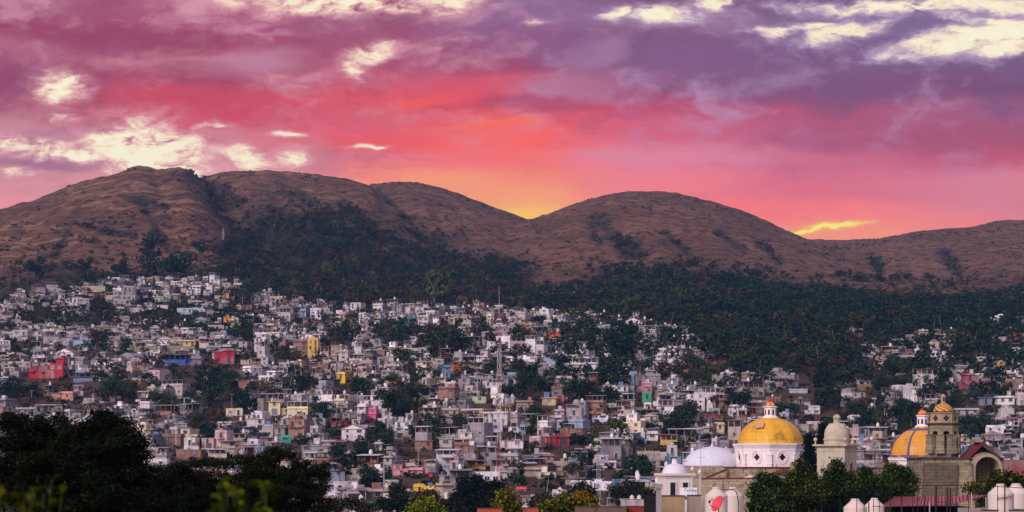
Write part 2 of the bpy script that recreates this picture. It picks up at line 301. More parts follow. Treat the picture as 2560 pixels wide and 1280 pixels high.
# ------------------------------------------------------------------ materials for built things (colour sits in the 'tint' attribute of each face)
def tinted(name, rough, kind):
    m, t, b = new_mat(name, rough)
    tint = t.node('ShaderNodeAttribute', attribute_name='tint').outputs['Color']
    pos = t.node('ShaderNodeTexCoord').outputs['Object']; geo = t.node('ShaderNodeNewGeometry').outputs['Position']
    c = tint
    if kind == 'wall':
        mp = t.node('ShaderNodeMapping'); mp.inputs['Scale'].default_value = (1, 1, .3); t.l.new(geo, mp.inputs[0])
        s1 = t.noise(mp.outputs[0], 0.8, 5, .65)['Fac']; s2 = t.noise(geo, 0.16, 3, .5)['Fac']
        c = t.mix(t.math('MULTIPLY', t.rng(s1, .55, .32), .5), c, (0.07, 0.06, 0.055))
        c = t.mix(t.math('MULTIPLY', t.rng(s2, .45, .7), .35), c, (0.42, 0.38, 0.37))
        c = t.mix(t.math('MULTIPLY', t.rng(t.noise(geo, 2.2, 3, .6)['Fac'], .58, .7), .3), c, (0.12, 0.10, 0.09))
    elif kind == 'stone':
        br = t.node('ShaderNodeTexBrick'); mp = t.node('ShaderNodeMapping'); t.l.new(pos, mp.inputs[0])
        sp = t.node('ShaderNodeSeparateXYZ'); t.l.new(pos, sp.inputs[0])
        t.l.new(t.vec(t.math('ADD', sp.outputs[0], t.math('MULTIPLY', sp.outputs[1], 1.0)), sp.outputs[2]), br.inputs['Vector'])
        br.inputs['Scale'].default_value = 1.0; br.inputs['Brick Width'].default_value = 1.1; br.inputs['Row Height'].default_value = 0.5; br.inputs['Mortar Size'].default_value = 0.03
        for i, v in ((1, (1, 1, 1)), (2, (.66, .62, .55)), (3, (.40, .34, .28))): br.inputs[i].default_value = (*v, 1)
        s1 = t.noise(geo, 0.9, 6, .7)['Fac']; mp2 = t.node('ShaderNodeMapping'); mp2.inputs['Scale'].default_value = (1, 1, .18); t.l.new(geo, mp2.inputs[0])
        s2 = t.noise(mp2.outputs[0], 1.3, 5, .7)['Fac']
        c = t.mix(.8, c, t.mix(1.0, c, br.outputs['Color'], 'MULTIPLY'))
        c = t.mix(t.math('MULTIPLY', t.rng(s1, .50, .34), .6), c, (0.07, 0.055, 0.045))
        c = t.mix(t.math('MULTIPLY', t.rng(s2, .56, .70), .6), c, (0.035, 0.030, 0.026))
        bump(t, b, t.math('ADD', br.outputs['Fac'], s1), .06, .5)
    elif kind == 'plaster':
        mp2 = t.node('ShaderNodeMapping'); mp2.inputs['Scale'].default_value = (1, 1, .16); t.l.new(geo, mp2.inputs[0])
        s1 = t.noise(geo, 0.7, 6, .65)['Fac']; s2 = t.noise(mp2.outputs[0], 1.6, 6, .7)['Fac']
        c = t.mix(t.math('MULTIPLY', t.rng(s1, .40, .7), .22), c, (0.42, 0.38, 0.42))
        c = t.mix(t.math('MULTIPLY', t.rng(s2, .55, .74), .35), c, (0.20, 0.17, 0.16))
    elif kind == 'grime':
        mp2 = t.node('ShaderNodeMapping'); mp2.inputs['Scale'].default_value = (1, 1, .12); t.l.new(geo, mp2.inputs[0])
        s1 = t.noise(geo, 0.8, 6, .65)['Fac']; s2 = t.noise(mp2.outputs[0], 1.5, 6, .75)['Fac']
        c = t.mix(t.math('MULTIPLY', t.rng(s1, .45, .7), .3), c, (0.20, 0.16, 0.10))
        c = t.mix(t.math('MULTIPLY', t.rng(s2, .54, .68), .7), c, (0.045, 0.036, 0.028))
    elif kind == 'tile':
        sp = t.node('ShaderNodeSeparateXYZ'); t.l.new(pos, sp.inputs[0])
        ang = t.math('MULTIPLY', t.math('ARCTAN2', sp.outputs[1], sp.outputs[0]), 5.0)
        br = t.node('ShaderNodeTexBrick'); t.l.new(t.vec(ang, sp.outputs[2]), br.inputs['Vector'])
        br.inputs['Scale'].default_value = 1.0; br.inputs['Brick Width'].default_value = .34; br.inputs['Row Height'].default_value = 0.24; br.inputs['Mortar Size'].default_value = 0.022
        for i, v in ((1, (1, 1, 1)), (2, (.84, .78, .7)), (3, (.55, .42, .3))): br.inputs[i].default_value = (*v, 1)
        c = t.mix(.9, c, t.mix(1.0, c, br.outputs['Color'], 'MULTIPLY'))
        s2 = t.noise(pos, 0.55, 6, .75)['Fac']
        c = t.mix(t.math('MULTIPLY', t.math('MULTIPLY', t.rng(s2, .50, .66), t.rng(sp.outputs[2], 6.5, 0, .1, 1)), .7), c, (0.16, 0.085, 0.02))
        bump(t, b, br.outputs['Fac'], .03, .4)
    elif kind == 'metal':
        s1 = t.noise(geo, 0.5, 5, .7)['Fac']; c = t.mix(t.math('MULTIPLY', t.rng(s1, .5, .66), .6), c, (0.16, 0.09, 0.06))
    elif kind == 'leaf':
        ri = t.node('ShaderNodeNewGeometry').outputs['Random Per Island']; oi = t.node('ShaderNodeObjectInfo').outputs['Random']
        c = t.mix(1.0, c, t.ramp(ri, [(0, (.35, .42, .40)), (.5, (.9, .9, .9)), (.85, (1.2, 1.15, 1.0)), (1, (1.7, 1.55, 1.3))], 'LINEAR'), 'MULTIPLY')
        c = t.mix(1.0, c, t.ramp(oi, [(0, (.6, .8, .95)), (.5, (.9, .95, 1)), (.8, (1.1, 1.05, .8)), (1, (1.4, 1.05, .8))], 'LINEAR'), 'MULTIPLY')
    t.l.new(c, b.inputs['Base Color'])
    if kind == 'leaf': b.inputs['Specular IOR Level'].default_value = .06
    if kind == 'glass': b.inputs['Specular IOR Level'].default_value = .6
    return m
M = {k: tinted(n, r, k) for k, n, r in [('wall', 'weathered_render', .95), ('stone', 'stone_blocks', .95), ('plaster', 'lime_wash', .9), ('grime', 'grimy_lime_wash', .95), ('tile', 'glazed_tile', .35), ('metal', 'sheet_metal', .6), ('glass', 'dark_glass', .25), ('leaf', 'leaves', .8), ('plain', 'smooth_paint', .55)]}
MK = list(M)
# ------------------------------------------------------------------ mesh builder
class MB:
    def __init__(s): s.v = []; s.f = []; s.c = []; s.m = []
    def face(s, idx, col, mat): s.f.append(idx); s.c.append(col); s.m.append(mat)
    def box(s, x0, y0, z0, x1, y1, z1, col, mat='wall'):
        b = len(s.v)
        s.v += [(x0, y0, z0), (x1, y0, z0), (x1, y1, z0), (x0, y1, z0), (x0, y0, z1), (x1, y0, z1), (x1, y1, z1), (x0, y1, z1)]
        for q in ((0, 1, 5, 4), (1, 2, 6, 5), (2, 3, 7, 6), (3, 0, 4, 7), (4, 5, 6, 7), (3, 2, 1, 0)): s.face(tuple(b + k for k in q), col, mat)
        return s
    def slab(s, pts, t, col, mat='metal'):            # four corner points, thickness down
        b = len(s.v); s.v += [tuple(p) for p in pts] + [(p[0], p[1], p[2] - t) for p in pts]
        for q in ((0, 1, 2, 3), (7, 6, 5, 4), (4, 5, 1, 0), (5, 6, 2, 1), (6, 7, 3, 2), (7, 4, 0, 3)): s.face(tuple(b + k for k in q), col, mat)
        return s
    def prism(s, poly, y0, y1, col, mat='wall'):      # x,z outline pushed along y
        b = len(s.v); n = len(poly)
        s.v += [(x, y0, z) for x, z in poly] + [(x, y1, z) for x, z in poly]
        s.face(tuple(b + k for k in range(n)), col, mat); s.face(tuple(b + n + k for k in reversed(range(n))), col, mat)
        for k in range(n): s.face((b + k, b + n + k, b + n + (k + 1) % n, b + (k + 1) % n), col, mat)
        return s
    def tube(s, p, q, r, col, mat='metal', n=6, r2=None):
        p, q = Vector(p), Vector(q); d = (q - p).normalized(); a = d.orthogonal().normalized(); e = d.cross(a); r2 = r if r2 is None else r2
        b = len(s.v)
        for o, rr in ((p, r), (q, r2)):
            for k in range(n):
                t = 2 * math.pi * k / n; s.v.append(tuple(o + a * math.cos(t) * rr + e * math.sin(t) * rr))
        for k in range(n): s.face((b + k, b + (k + 1) % n, b + n + (k + 1) % n, b + n + k), col, mat)
        s.face(tuple(b + k for k in reversed(range(n))), col, mat); s.face(tuple(b + n + k for k in range(n)), col, mat)
        return s
    def lathe(s, prof, n, col, mat, cx=0, cy=0, rot=0.0, cols=None, close=True):   # prof: (radius, z); cols(k, j) gives a tint
        b = len(s.v); m = len(prof)
        for r, z in prof:
            for k in range(n):
                t = rot + 2 * math.pi * k / n; s.v.append((cx + r * math.cos(t), cy + r * math.sin(t), z))
        for j in range(m - 1):
            for k in range(n):
                s.face((b + j * n + k, b + j * n + (k + 1) % n, b + (j + 1) * n + (k + 1) % n, b + (j + 1) * n + k), cols(k, j) if cols else col, mat)
        if close and prof[-1][0] > 1e-4: s.face(tuple(b + (m - 1) * n + k for k in range(n)), cols(0, m - 2) if cols else col, mat)
        return s
    def add(s, o, mt=None):
        b = len(s.v); s.v += [tuple(mt @ Vector(v)) for v in o.v] if mt is not None else o.v
        s.f += [tuple(b + k for k in f) for f in o.f]; s.c += o.c; s.m += o.m
        return s
    def build(s, name, parent=None, smooth=False):
        me = bpy.data.meshes.new(name); me.from_pydata(s.v, [], s.f)
        ms = sorted(set(s.m), key=MK.index); me.polygons.foreach_set('material_index', [ms.index(k) for k in s.m])
        for k in ms: me.materials.append(M[k])
        a = me.attributes.new('tint', 'FLOAT_COLOR', 'FACE'); a.data.foreach_set('color', np.array([(*c, 1.0) for c in s.c], np.float32).reshape(-1))
        if smooth: me.polygons.foreach_set('use_smooth', [True] * len(s.f))
        me.update(); o = bpy.data.objects.new(name, me); COL.objects.link(o)
        if parent: o.parent = parent
        return o
def tag(o, label=None, cat=None, group=None, kind=None):
    for k, v in (('label', label), ('category', cat), ('group', group), ('kind', kind)):
        if v: o[k] = v
    return o
def empty(name, loc, rz=0.0):
    o = bpy.data.objects.new(name, None); COL.objects.link(o); o.location = loc; o.rotation_euler = (0, 0, rz); return o
def copy_tree(o, parent=None):
    c = o.copy(); COL.objects.link(c); c.parent = parent
    for ch in o.children: copy_tree(ch, c)
    return c
# ------------------------------------------------------------------ labels: each thing is told apart by what it looks like and what it is next to
LAND = []; USED = set()
def where(px, py, look, maxw=16, skip=None):
    cand = sorted(LAND, key=lambda l: (l[0] - px) ** 2 + 2.2 * (l[1] - py) ** 2)
    for full in (0, 1):
        for l in cand[:14]:
            if l[2] == skip: continue
            ddx, ddy = px - l[0], py - l[1]; dist = math.hypot(ddx, ddy * 1.4)
            far = 'touching distance' if dist < 0 else ('just ' if dist < 45 else ('' if dist < 110 else 'well '))
            h = 'left of' if ddx < 0 else 'right of'
            v = 'above' if ddy < 0 else 'below'
            if abs(ddx) > 2.2 * abs(ddy): d = h
            elif abs(ddy) > 2.2 * abs(ddx): d = v
            else: d = v + ' and ' + h
            lab = '%s %s%s the %s' % (look, far, d, l[2])
            if len(lab.split()) <= maxw and lab not in USED: USED.add(lab); return lab
    for n in ('small', 'narrow', 'low', 'weathered', 'plain', 'shadowed', 'half hidden'):
        lab2 = n + ' ' + lab
        if lab2 not in USED and len(lab2.split()) <= maxw: USED.add(lab2); return lab2
    return lab
# ------------------------------------------------------------------ houses
def sh(c, k): return tuple(min(.9, v * k) for v in c)
GLASS = (0.022, 0.026, 0.034); DARK = (0.012, 0.012, 0.015)
def window(w, h, frame, r, kind='window'):
    f = MB(); p = MB(); t = .12
    f.box(-w/2 - t, -.13, -t, -w/2, 0.01, h + t, frame); f.box(w/2, -.13, -t, w/2 + t, 0.01, h + t, frame)
    f.box(-w/2, -.13, h, w/2, 0.01, h + t, frame); f.box(-w/2, -.17, -t, w/2, 0.01, 0, frame)
    if kind == 'window' and w > 1.0: f.box(-.035, -.07, 0, .035, -.02, h, sh(frame, .9))
    p.box(-w/2 + .003, -.045, .003, w/2 - .003, 0.012, h - .003, GLASS if r.random() < .75 else (0.16, 0.18, 0.22), 'glass')
    return f, p
def house(w, d, n, col, style, r, trim=None):
    """returns a list of (part name, mesh, place, sub-part mesh or None) in house coordinates, front on y = 0"""
    parts = []; wall = MB(); fh = 2.15; base = (0.20, 0.17, 0.15) if r.random() < .6 else sh(col, .75)
    trim = trim or ((0.62, 0.58, 0.58) if r.random() < .5 else sh(col, 1.25)); roofs = MB(); H = n * fh
    wall.box(.05, .05, -5.5, w - .05, d, -.02, base)
    vols = []
    if style == 'step' and n > 1:
        k = r.uniform(.45, .7); left = r.random() < .5; H1 = (n - 1) * fh
        vols.append((0, 0, 0, w, d, H1)); x0 = 0 if left else w * (1 - k); vols.append((x0, r.choice([0, 1.2]), H1 + .15, x0 + w * k, d, H1 + .15 + fh))
    elif style == 'side' and w > 6:
        k = r.uniform(.35, .65); vols.append((0, 0, 0, w * k, d, H)); vols.append((w * k + .01, r.uniform(.4, 1.6), 0, w, d, max(fh, H + r.choice([-fh, fh, -1.2, .9]))))
    else: vols.append((0, 0, 0, w, d, H))
    for i, (x0, y0, z0, x1, y1, z1) in enumerate(vols):
        c = col if i == 0 else sh(col, r.uniform(.8, 1.2)); wall.box(x0, y0, z0, x1, y1, z1, c)
        if style in ('frame', 'raw') or r.random() < .35:          # concrete frame showing in the walls
            tone = sh(c, r.choice([.72, 1.25])); nb = max(1, int((x1 - x0) / 3.2))
            for q in range(nb + 1):
                xx = x0 + (x1 - x0 - .25) * q / nb; wall.box(xx, y0 - .035, z0, xx + .25, y0, z1, tone)
            for q in range(1, int((z1 - z0) / fh + .5)): wall.box(x0 + .002, y0 - .05, z0 + q * fh - .2, x1 - .002, y0 - .001, z0 + q * fh, tone)
            for xe in (x0 - .035, x1):
                for q in range(3): wall.box(xe, y0 + (y1 - y0 - .3) * q / 2, z0, xe + .035, y0 + .3 + (y1 - y0 - .3) * q / 2, z1, tone)
        ov = r.choice([.0, .12, .35, .7]) if style != 'gable' else 0
        if style == 'gable' and i == len(vols) - 1:
            rc = r.choice([(0.26, 0.10, 0.07), (0.22, 0.20, 0.20), (0.30, 0.28, 0.28)]); hh = (x1 - x0) * .22
            roofs.prism([(x0 - .4, z1), (x1 + .4, z1), (x1 + .4, z1 + .12), ((x0 + x1) / 2, z1 + hh), (x0 - .4, z1 + .12)], y0 - .4, y1 + .3, rc, 'metal')
            wall.prism([(x0, z1 + .003), (x1, z1 + .003), ((x0 + x1) / 2, z1 + hh - .35)], y0 - .42, y0 - .405, c)
        else:
            roofs.box(x0 - ov, y0 - ov - .06, z1, x1 + ov, y1, z1 + .16, sh(c, r.uniform(.85, 1.3)) if style != 'raw' else (0.3, 0.28, 0.27))
            if r.random() < .55:
                ph = r.uniform(.35, .95); pc = sh(c, r.uniform(.9, 1.15))
                for a in ((x0, y0, x1, y0 + .14), (x0, y1 - .14, x1, y1), (x0, y0 + .14, x0 + .14, y1 - .14), (x1 - .14, y0 + .14, x1, y1 - .14)): wall.box(a[0], a[1], z1 + .163, a[2], a[3], z1 + .16 + ph, pc)
        for q in range(int((z1 - z0) / fh + .5)):
            zz = z0 + q * fh; wd = x1 - x0; nb = max(1, int(wd / r.uniform(2.3, 3.3)))
            if style == 'open' and i == 0 and q == n - 1: continue
            for e in range(nb):
                u = r.random(); xc = x0 + wd * (e + .5) / nb
                if u < .17: continue
                if q == 0 and u > .86 and wd / nb > 2.6: ww, hh_, zb, kd = 2.3, 2.1, .05, 'door'
                elif u > .70: ww, hh_, zb, kd = .95, 2.05, .08, 'door'
                else: ww, hh_, zb, kd = r.choice([.8, 1.1, 1.5, 1.7]), r.choice([.9, 1.15, 1.3]), 1.0, 'window'
                ww = min(ww, wd / nb - .5)
                if ww < .4: continue
                f, p = window(ww, hh_, trim if r.random() < .7 else sh(c, .7), r, kd); parts.append((kd, f, (xc, y0 - (.06 if True else 0), zz + zb, 0), p))
                if kd == 'door' and q > 0 and r.random() < .75:
                    b = MB(); bw = min(wd / nb - .3, 2.8); b.box(-bw/2, -1.0, -.14, bw/2, 0, 0, sh(c, 1.1))
                    if r.random() < .5: b.box(-bw/2, -1.0, .003, bw/2, -.9, .9, sh(c, 1.2)); 
                    else:
                        b.box(-bw/2, -1.0, .85, bw/2, -.94, .91, (0.08, 0.07, 0.07), 'metal')
                        for t in range(7): b.box(-bw/2 + (bw - .05) * t / 6, -.99, .003, -bw/2 + .05 + (bw - .05) * t / 6, -.95, .85, (0.08, 0.07, 0.07), 'metal')
                    parts.append(('balcony', b, (xc, y0 - .075, zz + .05, 0), None))
            for sx_, rz in ((x1, math.pi / 2), (x0, -math.pi / 2)):          # a window on each flank
                if r.random() < .5:
                    f, p = window(.9, 1.0, trim, r); parts.append(('window', f, (sx_ + (.05 if rz > 0 else -.05), y0 + (y1 - y0) * r.uniform(.3, .6), zz + 1.0, rz), p))
    for v in vols:
        x0, y0, _, x1, y1, z1 = v
        for e in range(r.choice([0, 0, 1, 1, 2])):
            m = MB(); cw = r.uniform(.7, 2.2); cx = r.uniform(x0 + .3, max(x0 + .31, x1 - cw - .3)); cy = r.uniform(y0 + .5, y1 - 2.2); ch = r.choice([.5, 1.0, 1.9]); zb = z1 + .163
            if style == 'gable' or (v is vols[0] and len(vols) > 1 and style == 'step'): continue
            m.box(cx, cy, zb, cx + cw, cy + 1.6, zb + ch, r.choice([sh(col, .6), sh(col, 1.2), (0.07, 0.06, 0.06), (0.5, 0.5, 0.52), (0.26, 0.12, 0.08), (0.10, 0.18, 0.34)])); parts.append(('roof_shed', m, (0, 0, 0, 0), None))
    zt = max(v[5] for v in vols) + .17; x0, y0, _, x1, y1, _ = max(vols, key=lambda v: v[5])
    if style == 'open':                                     # roofed terrace on posts over the last floor
        g = MB(); ph = 2.3
        for q in range(int(w / 3) + 2):
            xx = (w - .2) * q / (int(w / 3) + 1); g.box(xx, .1, zt, xx + .2, .3, zt + ph, sh(col, .9)); g.box(xx, d - .3, zt, xx + .2, d - .1, zt + ph + .3, sh(col, .9))
        g.box(.1, d * .55, zt + .003, w * r.uniform(.5, .95), d * .55 + .15, zt + ph, sh(col, .45))  # back wall tinted darker, shade under the terrace roof put into its colour
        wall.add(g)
        roofs.slab([(-.5, -.6, zt + ph + .1), (w + .5, -.6, zt + ph + .1), (w + .5, d + .2, zt + ph + .5), (-.5, d + .2, zt + ph + .5)], .1, r.choice([(0.42, 0.42, 0.46), (0.2, 0.2, 0.22), (0.55, 0.55, 0.6), (0.24, 0.12, 0.09)]))
        zt += ph + .45
    elif style == 'raw':                                    # starter bars and column stubs left for a further floor
        for q in range(int(w / 3) + 2):
            xx = x0 + (x1 - x0 - .22) * q / (int(w / 3) + 1); g = r.uniform(.5, 1.9); wall.box(xx, y0 + .02, zt, xx + .22, y0 + .24, zt + g, (0.34, 0.31, 0.3))
            for e in (.04, .15): wall.box(xx + e, y0 + .08, zt + g, xx + e + .03, y0 + .11, zt + g + .7, (0.10, 0.06, 0.05))
    elif style == 'lean':                                   # sheet lean-to beside or on top
        g = r.uniform(.4, .8); roofs.slab([(x0 - .3, y0 - .5, zt + 1.7), (x0 + (x1 - x0) * g, y0 - .5, zt + 1.9), (x0 + (x1 - x0) * g, y1, zt + 2.3), (x0 - .3, y1, zt + 2.1)], .07, r.choice([(0.5, 0.5, 0.55), (0.3, 0.3, 0.33), (0.34, 0.36, 0.48)]))
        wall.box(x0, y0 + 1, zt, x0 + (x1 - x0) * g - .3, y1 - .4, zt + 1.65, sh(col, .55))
        for e in (0, g * .97): wall.box(x0 + (x1 - x0) * e, y0, zt, x0 + (x1 - x0) * e + .1, y0 + .1, zt + 1.75, (0.2, 0.19, 0.2))
    return [('wall', wall, (0, 0, 0, 0), None), ('roof', roofs, (0, 0, 0, 0), None)] + parts, ((x0 + x1) / 2, (y0 + y1) / 2 + .5, zt)
def place_parts(parts, root):
    for name, mb, (x, y, z, rz), sub in parts:
        if not mb.v: continue
        o = mb.build(name, root); o.location = (x, y, z); o.rotation_euler = (0, 0, rz)
        if sub: sub.build('pane', o)
def merge_parts(parts, mt, into):
    for name, mb, (x, y, z, rz), sub in parts:
        m2 = mt @ Matrix.Translation((x, y, z)) @ Matrix.Rotation(rz, 4, 'Z')
        into.add(mb, m2)
        if sub: into.add(sub, m2)
GREY = [(0.31, 0.27, 0.265), (0.39, 0.345, 0.34), (0.22, 0.195, 0.195), (0.45, 0.40, 0.395), (0.34, 0.305, 0.31), (0.51, 0.46, 0.455)]
PAL = [('grey block', GREY, 60), ('white', [(0.74, 0.68, 0.68), (0.66, 0.60, 0.62), (0.58, 0.53, 0.52)], 17), ('beige', [(0.42, 0.35, 0.27), (0.36, 0.29, 0.22)], 10), ('bare brick', [(0.27, 0.13, 0.09), (0.24, 0.12, 0.085)], 8),
       ('pale pink', [(0.52, 0.36, 0.35)], 3), ('cream', [(0.62, 0.52, 0.36)], 3), ('pale blue', [(0.26, 0.34, 0.44)], 2), ('faded green', [(0.30, 0.38, 0.28)], 1), ('ochre', [(0.45, 0.27, 0.09)], 1)]
def pick(r):
    u = r.random() * sum(p[2] for p in PAL)
    for nme, cs, k in PAL:
        u -= k
        if u <= 0: return nme, r.choice(cs)
    return PAL[0][0], GREY[0]
# the coloured houses one can find in the photograph: left, top, right, bottom (photo pixels), kind, colour, wall words
FEAT = [
 (73,914,128,944,'box',(0.42,0.025,0.045),'crimson house with dark windows'),(122,896,158,944,'step',(0.44,0.03,0.05),'crimson tower block with a smaller top storey'),
 (397,884,477,911,'open',(0.045,0.11,0.40),'long deep blue house'),(478,890,503,912,'box',(0.34,0.20,0.30),'mauve house'),(535,880,558,905,'gable',(0.45,0.02,0.04),'red gabled house'),(558,877,585,906,'gable',(0.45,0.018,0.04),'taller red gabled house'),
 (733,853,768,890,'frame',(0.24,0.13,0.10),'brick framed block'),(769,849,795,893,'box',(0.66,0.42,0.10),'tall ochre yellow house'),(841,934,863,958,'box',(0.78,0.47,0.05),'small bright yellow house'),
 (1040,903,1081,933,'box',(0.72,0.60,0.52),'pale cream slab house'),(1108,917,1126,943,'box',(0.05,0.20,0.50),'narrow bright blue house'),(1126,908,1152,930,'side',(0.52,0.11,0.05),'orange house'),
 (996,796,1023,814,'box',(0.06,0.42,0.40),'turquoise house'),(1040,812,1091,832,'open',(0.025,0.035,0.16),'navy blue house'),(1142,744,1168,758,'open',(0.62,0.26,0.05),'orange house under the wood'),
 (1105,794,1137,809,'box',(0.68,0.58,0.42),'cream box house'),(1292,812,1328,834,'gable',(0.42,0.20,0.03),'ochre gabled house'),(1372,846,1414,864,'step',(0.70,0.66,0.66),'white balcony house'),(1374,829,1402,846,'box',(0.62,0.08,0.03),'orange red house'),
 (1535,815,1553,838,'step',(0.07,0.20,0.44),'slim sky blue house'),(1570,851,1622,870,'step',(0.64,0.62,0.66),'long white house'),(1772,884,1826,906,'open',(0.20,0.04,0.05),'long dark red house'),
 (1597,958,1630,984,'step',(0.62,0.25,0.36),'candy pink house'),(1606,985,1628,1004,'box',(0.02,0.34,0.17),'emerald green house'),(1389,988,1410,1006,'box',(0.36,0.05,0.07),'round crimson house'),(1355,994,1389,1012,'side',(0.62,0.46,0.22),'sandy yellow house'),
 (904,1022,940,1048,'step',(0.62,0.06,0.22),'magenta house'),(827,1045,869,1062,'open',(0.26,0.025,0.04),'dark red house'),(672,1003,716,1038,'side',(0.66,0.57,0.38),'cream mansion wing'),(717,1001,770,1037,'open',(0.66,0.58,0.38),'cream mansion'),
 (565,1024,606,1039,'box',(0.70,0.60,0.42),'low cream house'),(699,1091,727,1105,'box',(0.03,0.36,0.28),'sea green house'),(854,1072,912,1102,'gable',(0.74,0.66,0.68),'big white gabled house'),
 (1038,1100,1081,1123,'frame',(0.32,0.15,0.11),'red brick house'),(1004,1092,1028,1105,'box',(0.30,0.12,0.09),'small red brick block'),(1365,1084,1424,1113,'side',(0.34,0.03,0.04),'big red house'),
 (1224,1060,1256,1080,'box',(0.56,0.44,0.62),'lilac house'),(1272,1067,1298,1084,'box',(0.74,0.64,0.68),'white house with arched windows'),(1299,1066,1314,1084,'box',(0.10,0.26,0.50),'small blue arched house'),
 (1250,1100,1308,1121,'raw',(0.72,0.68,0.70),'white unfinished house'),(981,1160,1024,1188,'step',(0.70,0.30,0.33),'salmon pink house'),(1024,1174,1056,1189,'box',(0.66,0.28,0.30),'low pink annexe'),
 (1168,1158,1213,1173,'open',(0.62,0.36,0.06),'amber house'),(1074,1180,1094,1192,'box',(0.62,0.01,0.04),'bright red box house'),(1036,1216,1062,1234,'box',(0.80,0.50,0.06),'taller sunflower yellow house'),(1062,1222,1086,1241,'box',(0.78,0.48,0.06),'sunflower yellow house'),
 (1185,1182,1250,1212,'box',(0.78,0.72,0.78),'big blank white building'),(1290,1222,1316,1239,'box',(0.55,0.07,0.09),'coral red cabin'),(1272,1246,1321,1265,'box',(0.52,0.05,0.035),'vermilion building'),
 (1651,1085,1693,1112,'open',(0.56,0.36,0.07),'mustard yellow house'),(1592,1094,1616,1109,'box',(0.14,0.32,0.55),'cornflower blue house'),(1789,1056,1811,1081,'box',(0.66,0.54,0.30),'pale yellow tower house'),(1761,1030,1807,1046,'step',(0.32,0.03,0.05),'burgundy house'),
 (1666,1140,1703,1161,'box',(0.08,0.36,0.48),'teal house beside the church'),(2397,936,2440,970,'step',(0.30,0.05,0.09),'wine red house'),(2440,945,2477,971,'box',(0.30,0.06,0.09),'wine red annexe'),(2518,833,2562,852,'box',(0.42,0.05,0.04),'red house on the right edge'),
 (1183,991,1215,1007,'box',(0.46,0.58,0.30),'lime green house'),(559,788,574,816,'box',(0.62,0.27,0.02),'narrow orange house'),(575,800,600,824,'side',(0.50,0.48,0.22),'lime and orange house'),(2496,989,2536,1011,'box',(0.78,0.76,0.78),'bright white boxy house'),
 (2450,990,2480,1011,'box',(0.16,0.22,0.32),'slate blue house'),(386,736,426,753,'side',(0.36,0.44,0.26),'pale green hut'),(284,716,338,764,'step',(0.34,0.31,0.31),'tall grey block house with square windows'),
 (1425,1207,1540,1226,'side',(0.70,0.66,0.68),'long white wall house'),(404,1090,452,1112,'frame',(0.25,0.13,0.10),'brick house under the tall frame'),(440,1124,502,1146,'box',(0.27,0.14,0.11),'long brick house'),(521,1124,566,1144,'open',(0.56,0.48,0.38),'cream house with arches'),
 (128,982,182,1000,'side',(0.48,0.24,0.18),'salmon house on the left'),(184,930,242,952,'open',(0.14,0.20,0.36),'long blue grey house'),(177,849,207,863,'box',(0.32,0.40,0.56),'powder blue house'),(446,850,488,867,'box',(0.56,0.42,0.20),'straw yellow house'),
 (443,768,512,781,'side',(0.44,0.54,0.56),'pale aqua house'),(776,774,802,798,'box',(0.66,0.62,0.68),'blank white house'),(758,793,790,813,'open',(0.62,0.46,0.46),'white house with a red roof'),(848,786,881,804,'side',(0.62,0.40,0.32),'peach house'),
 (1494,1140,1541,1170,'step',(0.72,0.68,0.74),'modern white villa'),(466,716,500,738,'side',(0.60,0.62,0.60),'white cottage near the town top'),(1486,1146,1498,1166,'box',(0.62,0.22,0.24),'slim pink house'),(1345,1180,1390,1196,'box',(0.66,0.58,0.42),'ivory house'),
 (1480,1038,1520,1056,'step',(0.62,0.64,0.74),'icy white house'),(1098,1095,1130,1118,'box',(0.42,0.39,0.38),'grey tower house'),(520,806,560,822,'open',(0.40,0.36,0.36),'grey house with a blue awning'),(2012,1016,2050,1034,'step',(0.50,0.48,0.52),'pale grey villa'),
 (1975,965,2018,982,'open',(0.46,0.46,0.50),'grey house with a zinc roof'),(2120,818,2160,838,'side',(0.40,0.28,0.28),'lone rosy house in the wood'),(2142,878,2182,892,'open',(0.34,0.34,0.40),'hut with a zinc roof in the wood'),(30,828,104,850,'side',(0.44,0.42,0.42),'long pale house on the left edge'),
]
r = random.Random(5)
occ = []          # claimed pieces of the photograph, with their distance: (x0, y0, x1, y1, Y)
tanks = []; plots = []
for x0, y0, x1, y1, st, col, nm in FEAT:
    Y = hit((x0 + x1) / 2, y1 + 3)
    w = (x1 - x0) * Y / F; h = (y1 - y0) * Y / F
    n = max(1, round(h / 2.9)); occ.append((x0 - 3, y0 - 2, x1 + 3, y1, Y)); plots.append((XX((x0 + x1) / 2, Y), Y, w, nm))
    LAND.append(((x0 + x1) / 2, (y0 + y1) / 2, nm))
for i, (x0, y0, x1, y1, st, col, nm) in enumerate(FEAT):
    X, Y, w, _ = plots[i]; h = (y1 - y0) * Y / F; n = max(1, round(h / (2.9 if st != 'open' else 2.9)))
    if st == 'open': n = max(1, n - 1)
    if st == 'step' and n < 2: n = 2
    d = max(5.0, min(9, w)); yaw = math.radians(r.uniform(-9, 9)); z0 = ZZ(y1, Y)
    pts, top = house(w, d, n, col, st, r)
    tot = top[2]; k = h / tot
    root = empty('coloured_house', (X - math.cos(yaw) * w / 2, Y - math.sin(yaw) * w / 2, z0), yaw); root.scale = (1, 1, max(.6, min(1.35, k)))
    place_parts(pts, root); tag(root, None, 'house', 'coloured houses on the hillside')
    lab = nm; USED.add(nm)
    root['label'] = where((x0 + x1) / 2, (y0 + y1) / 2, nm, 16, nm)
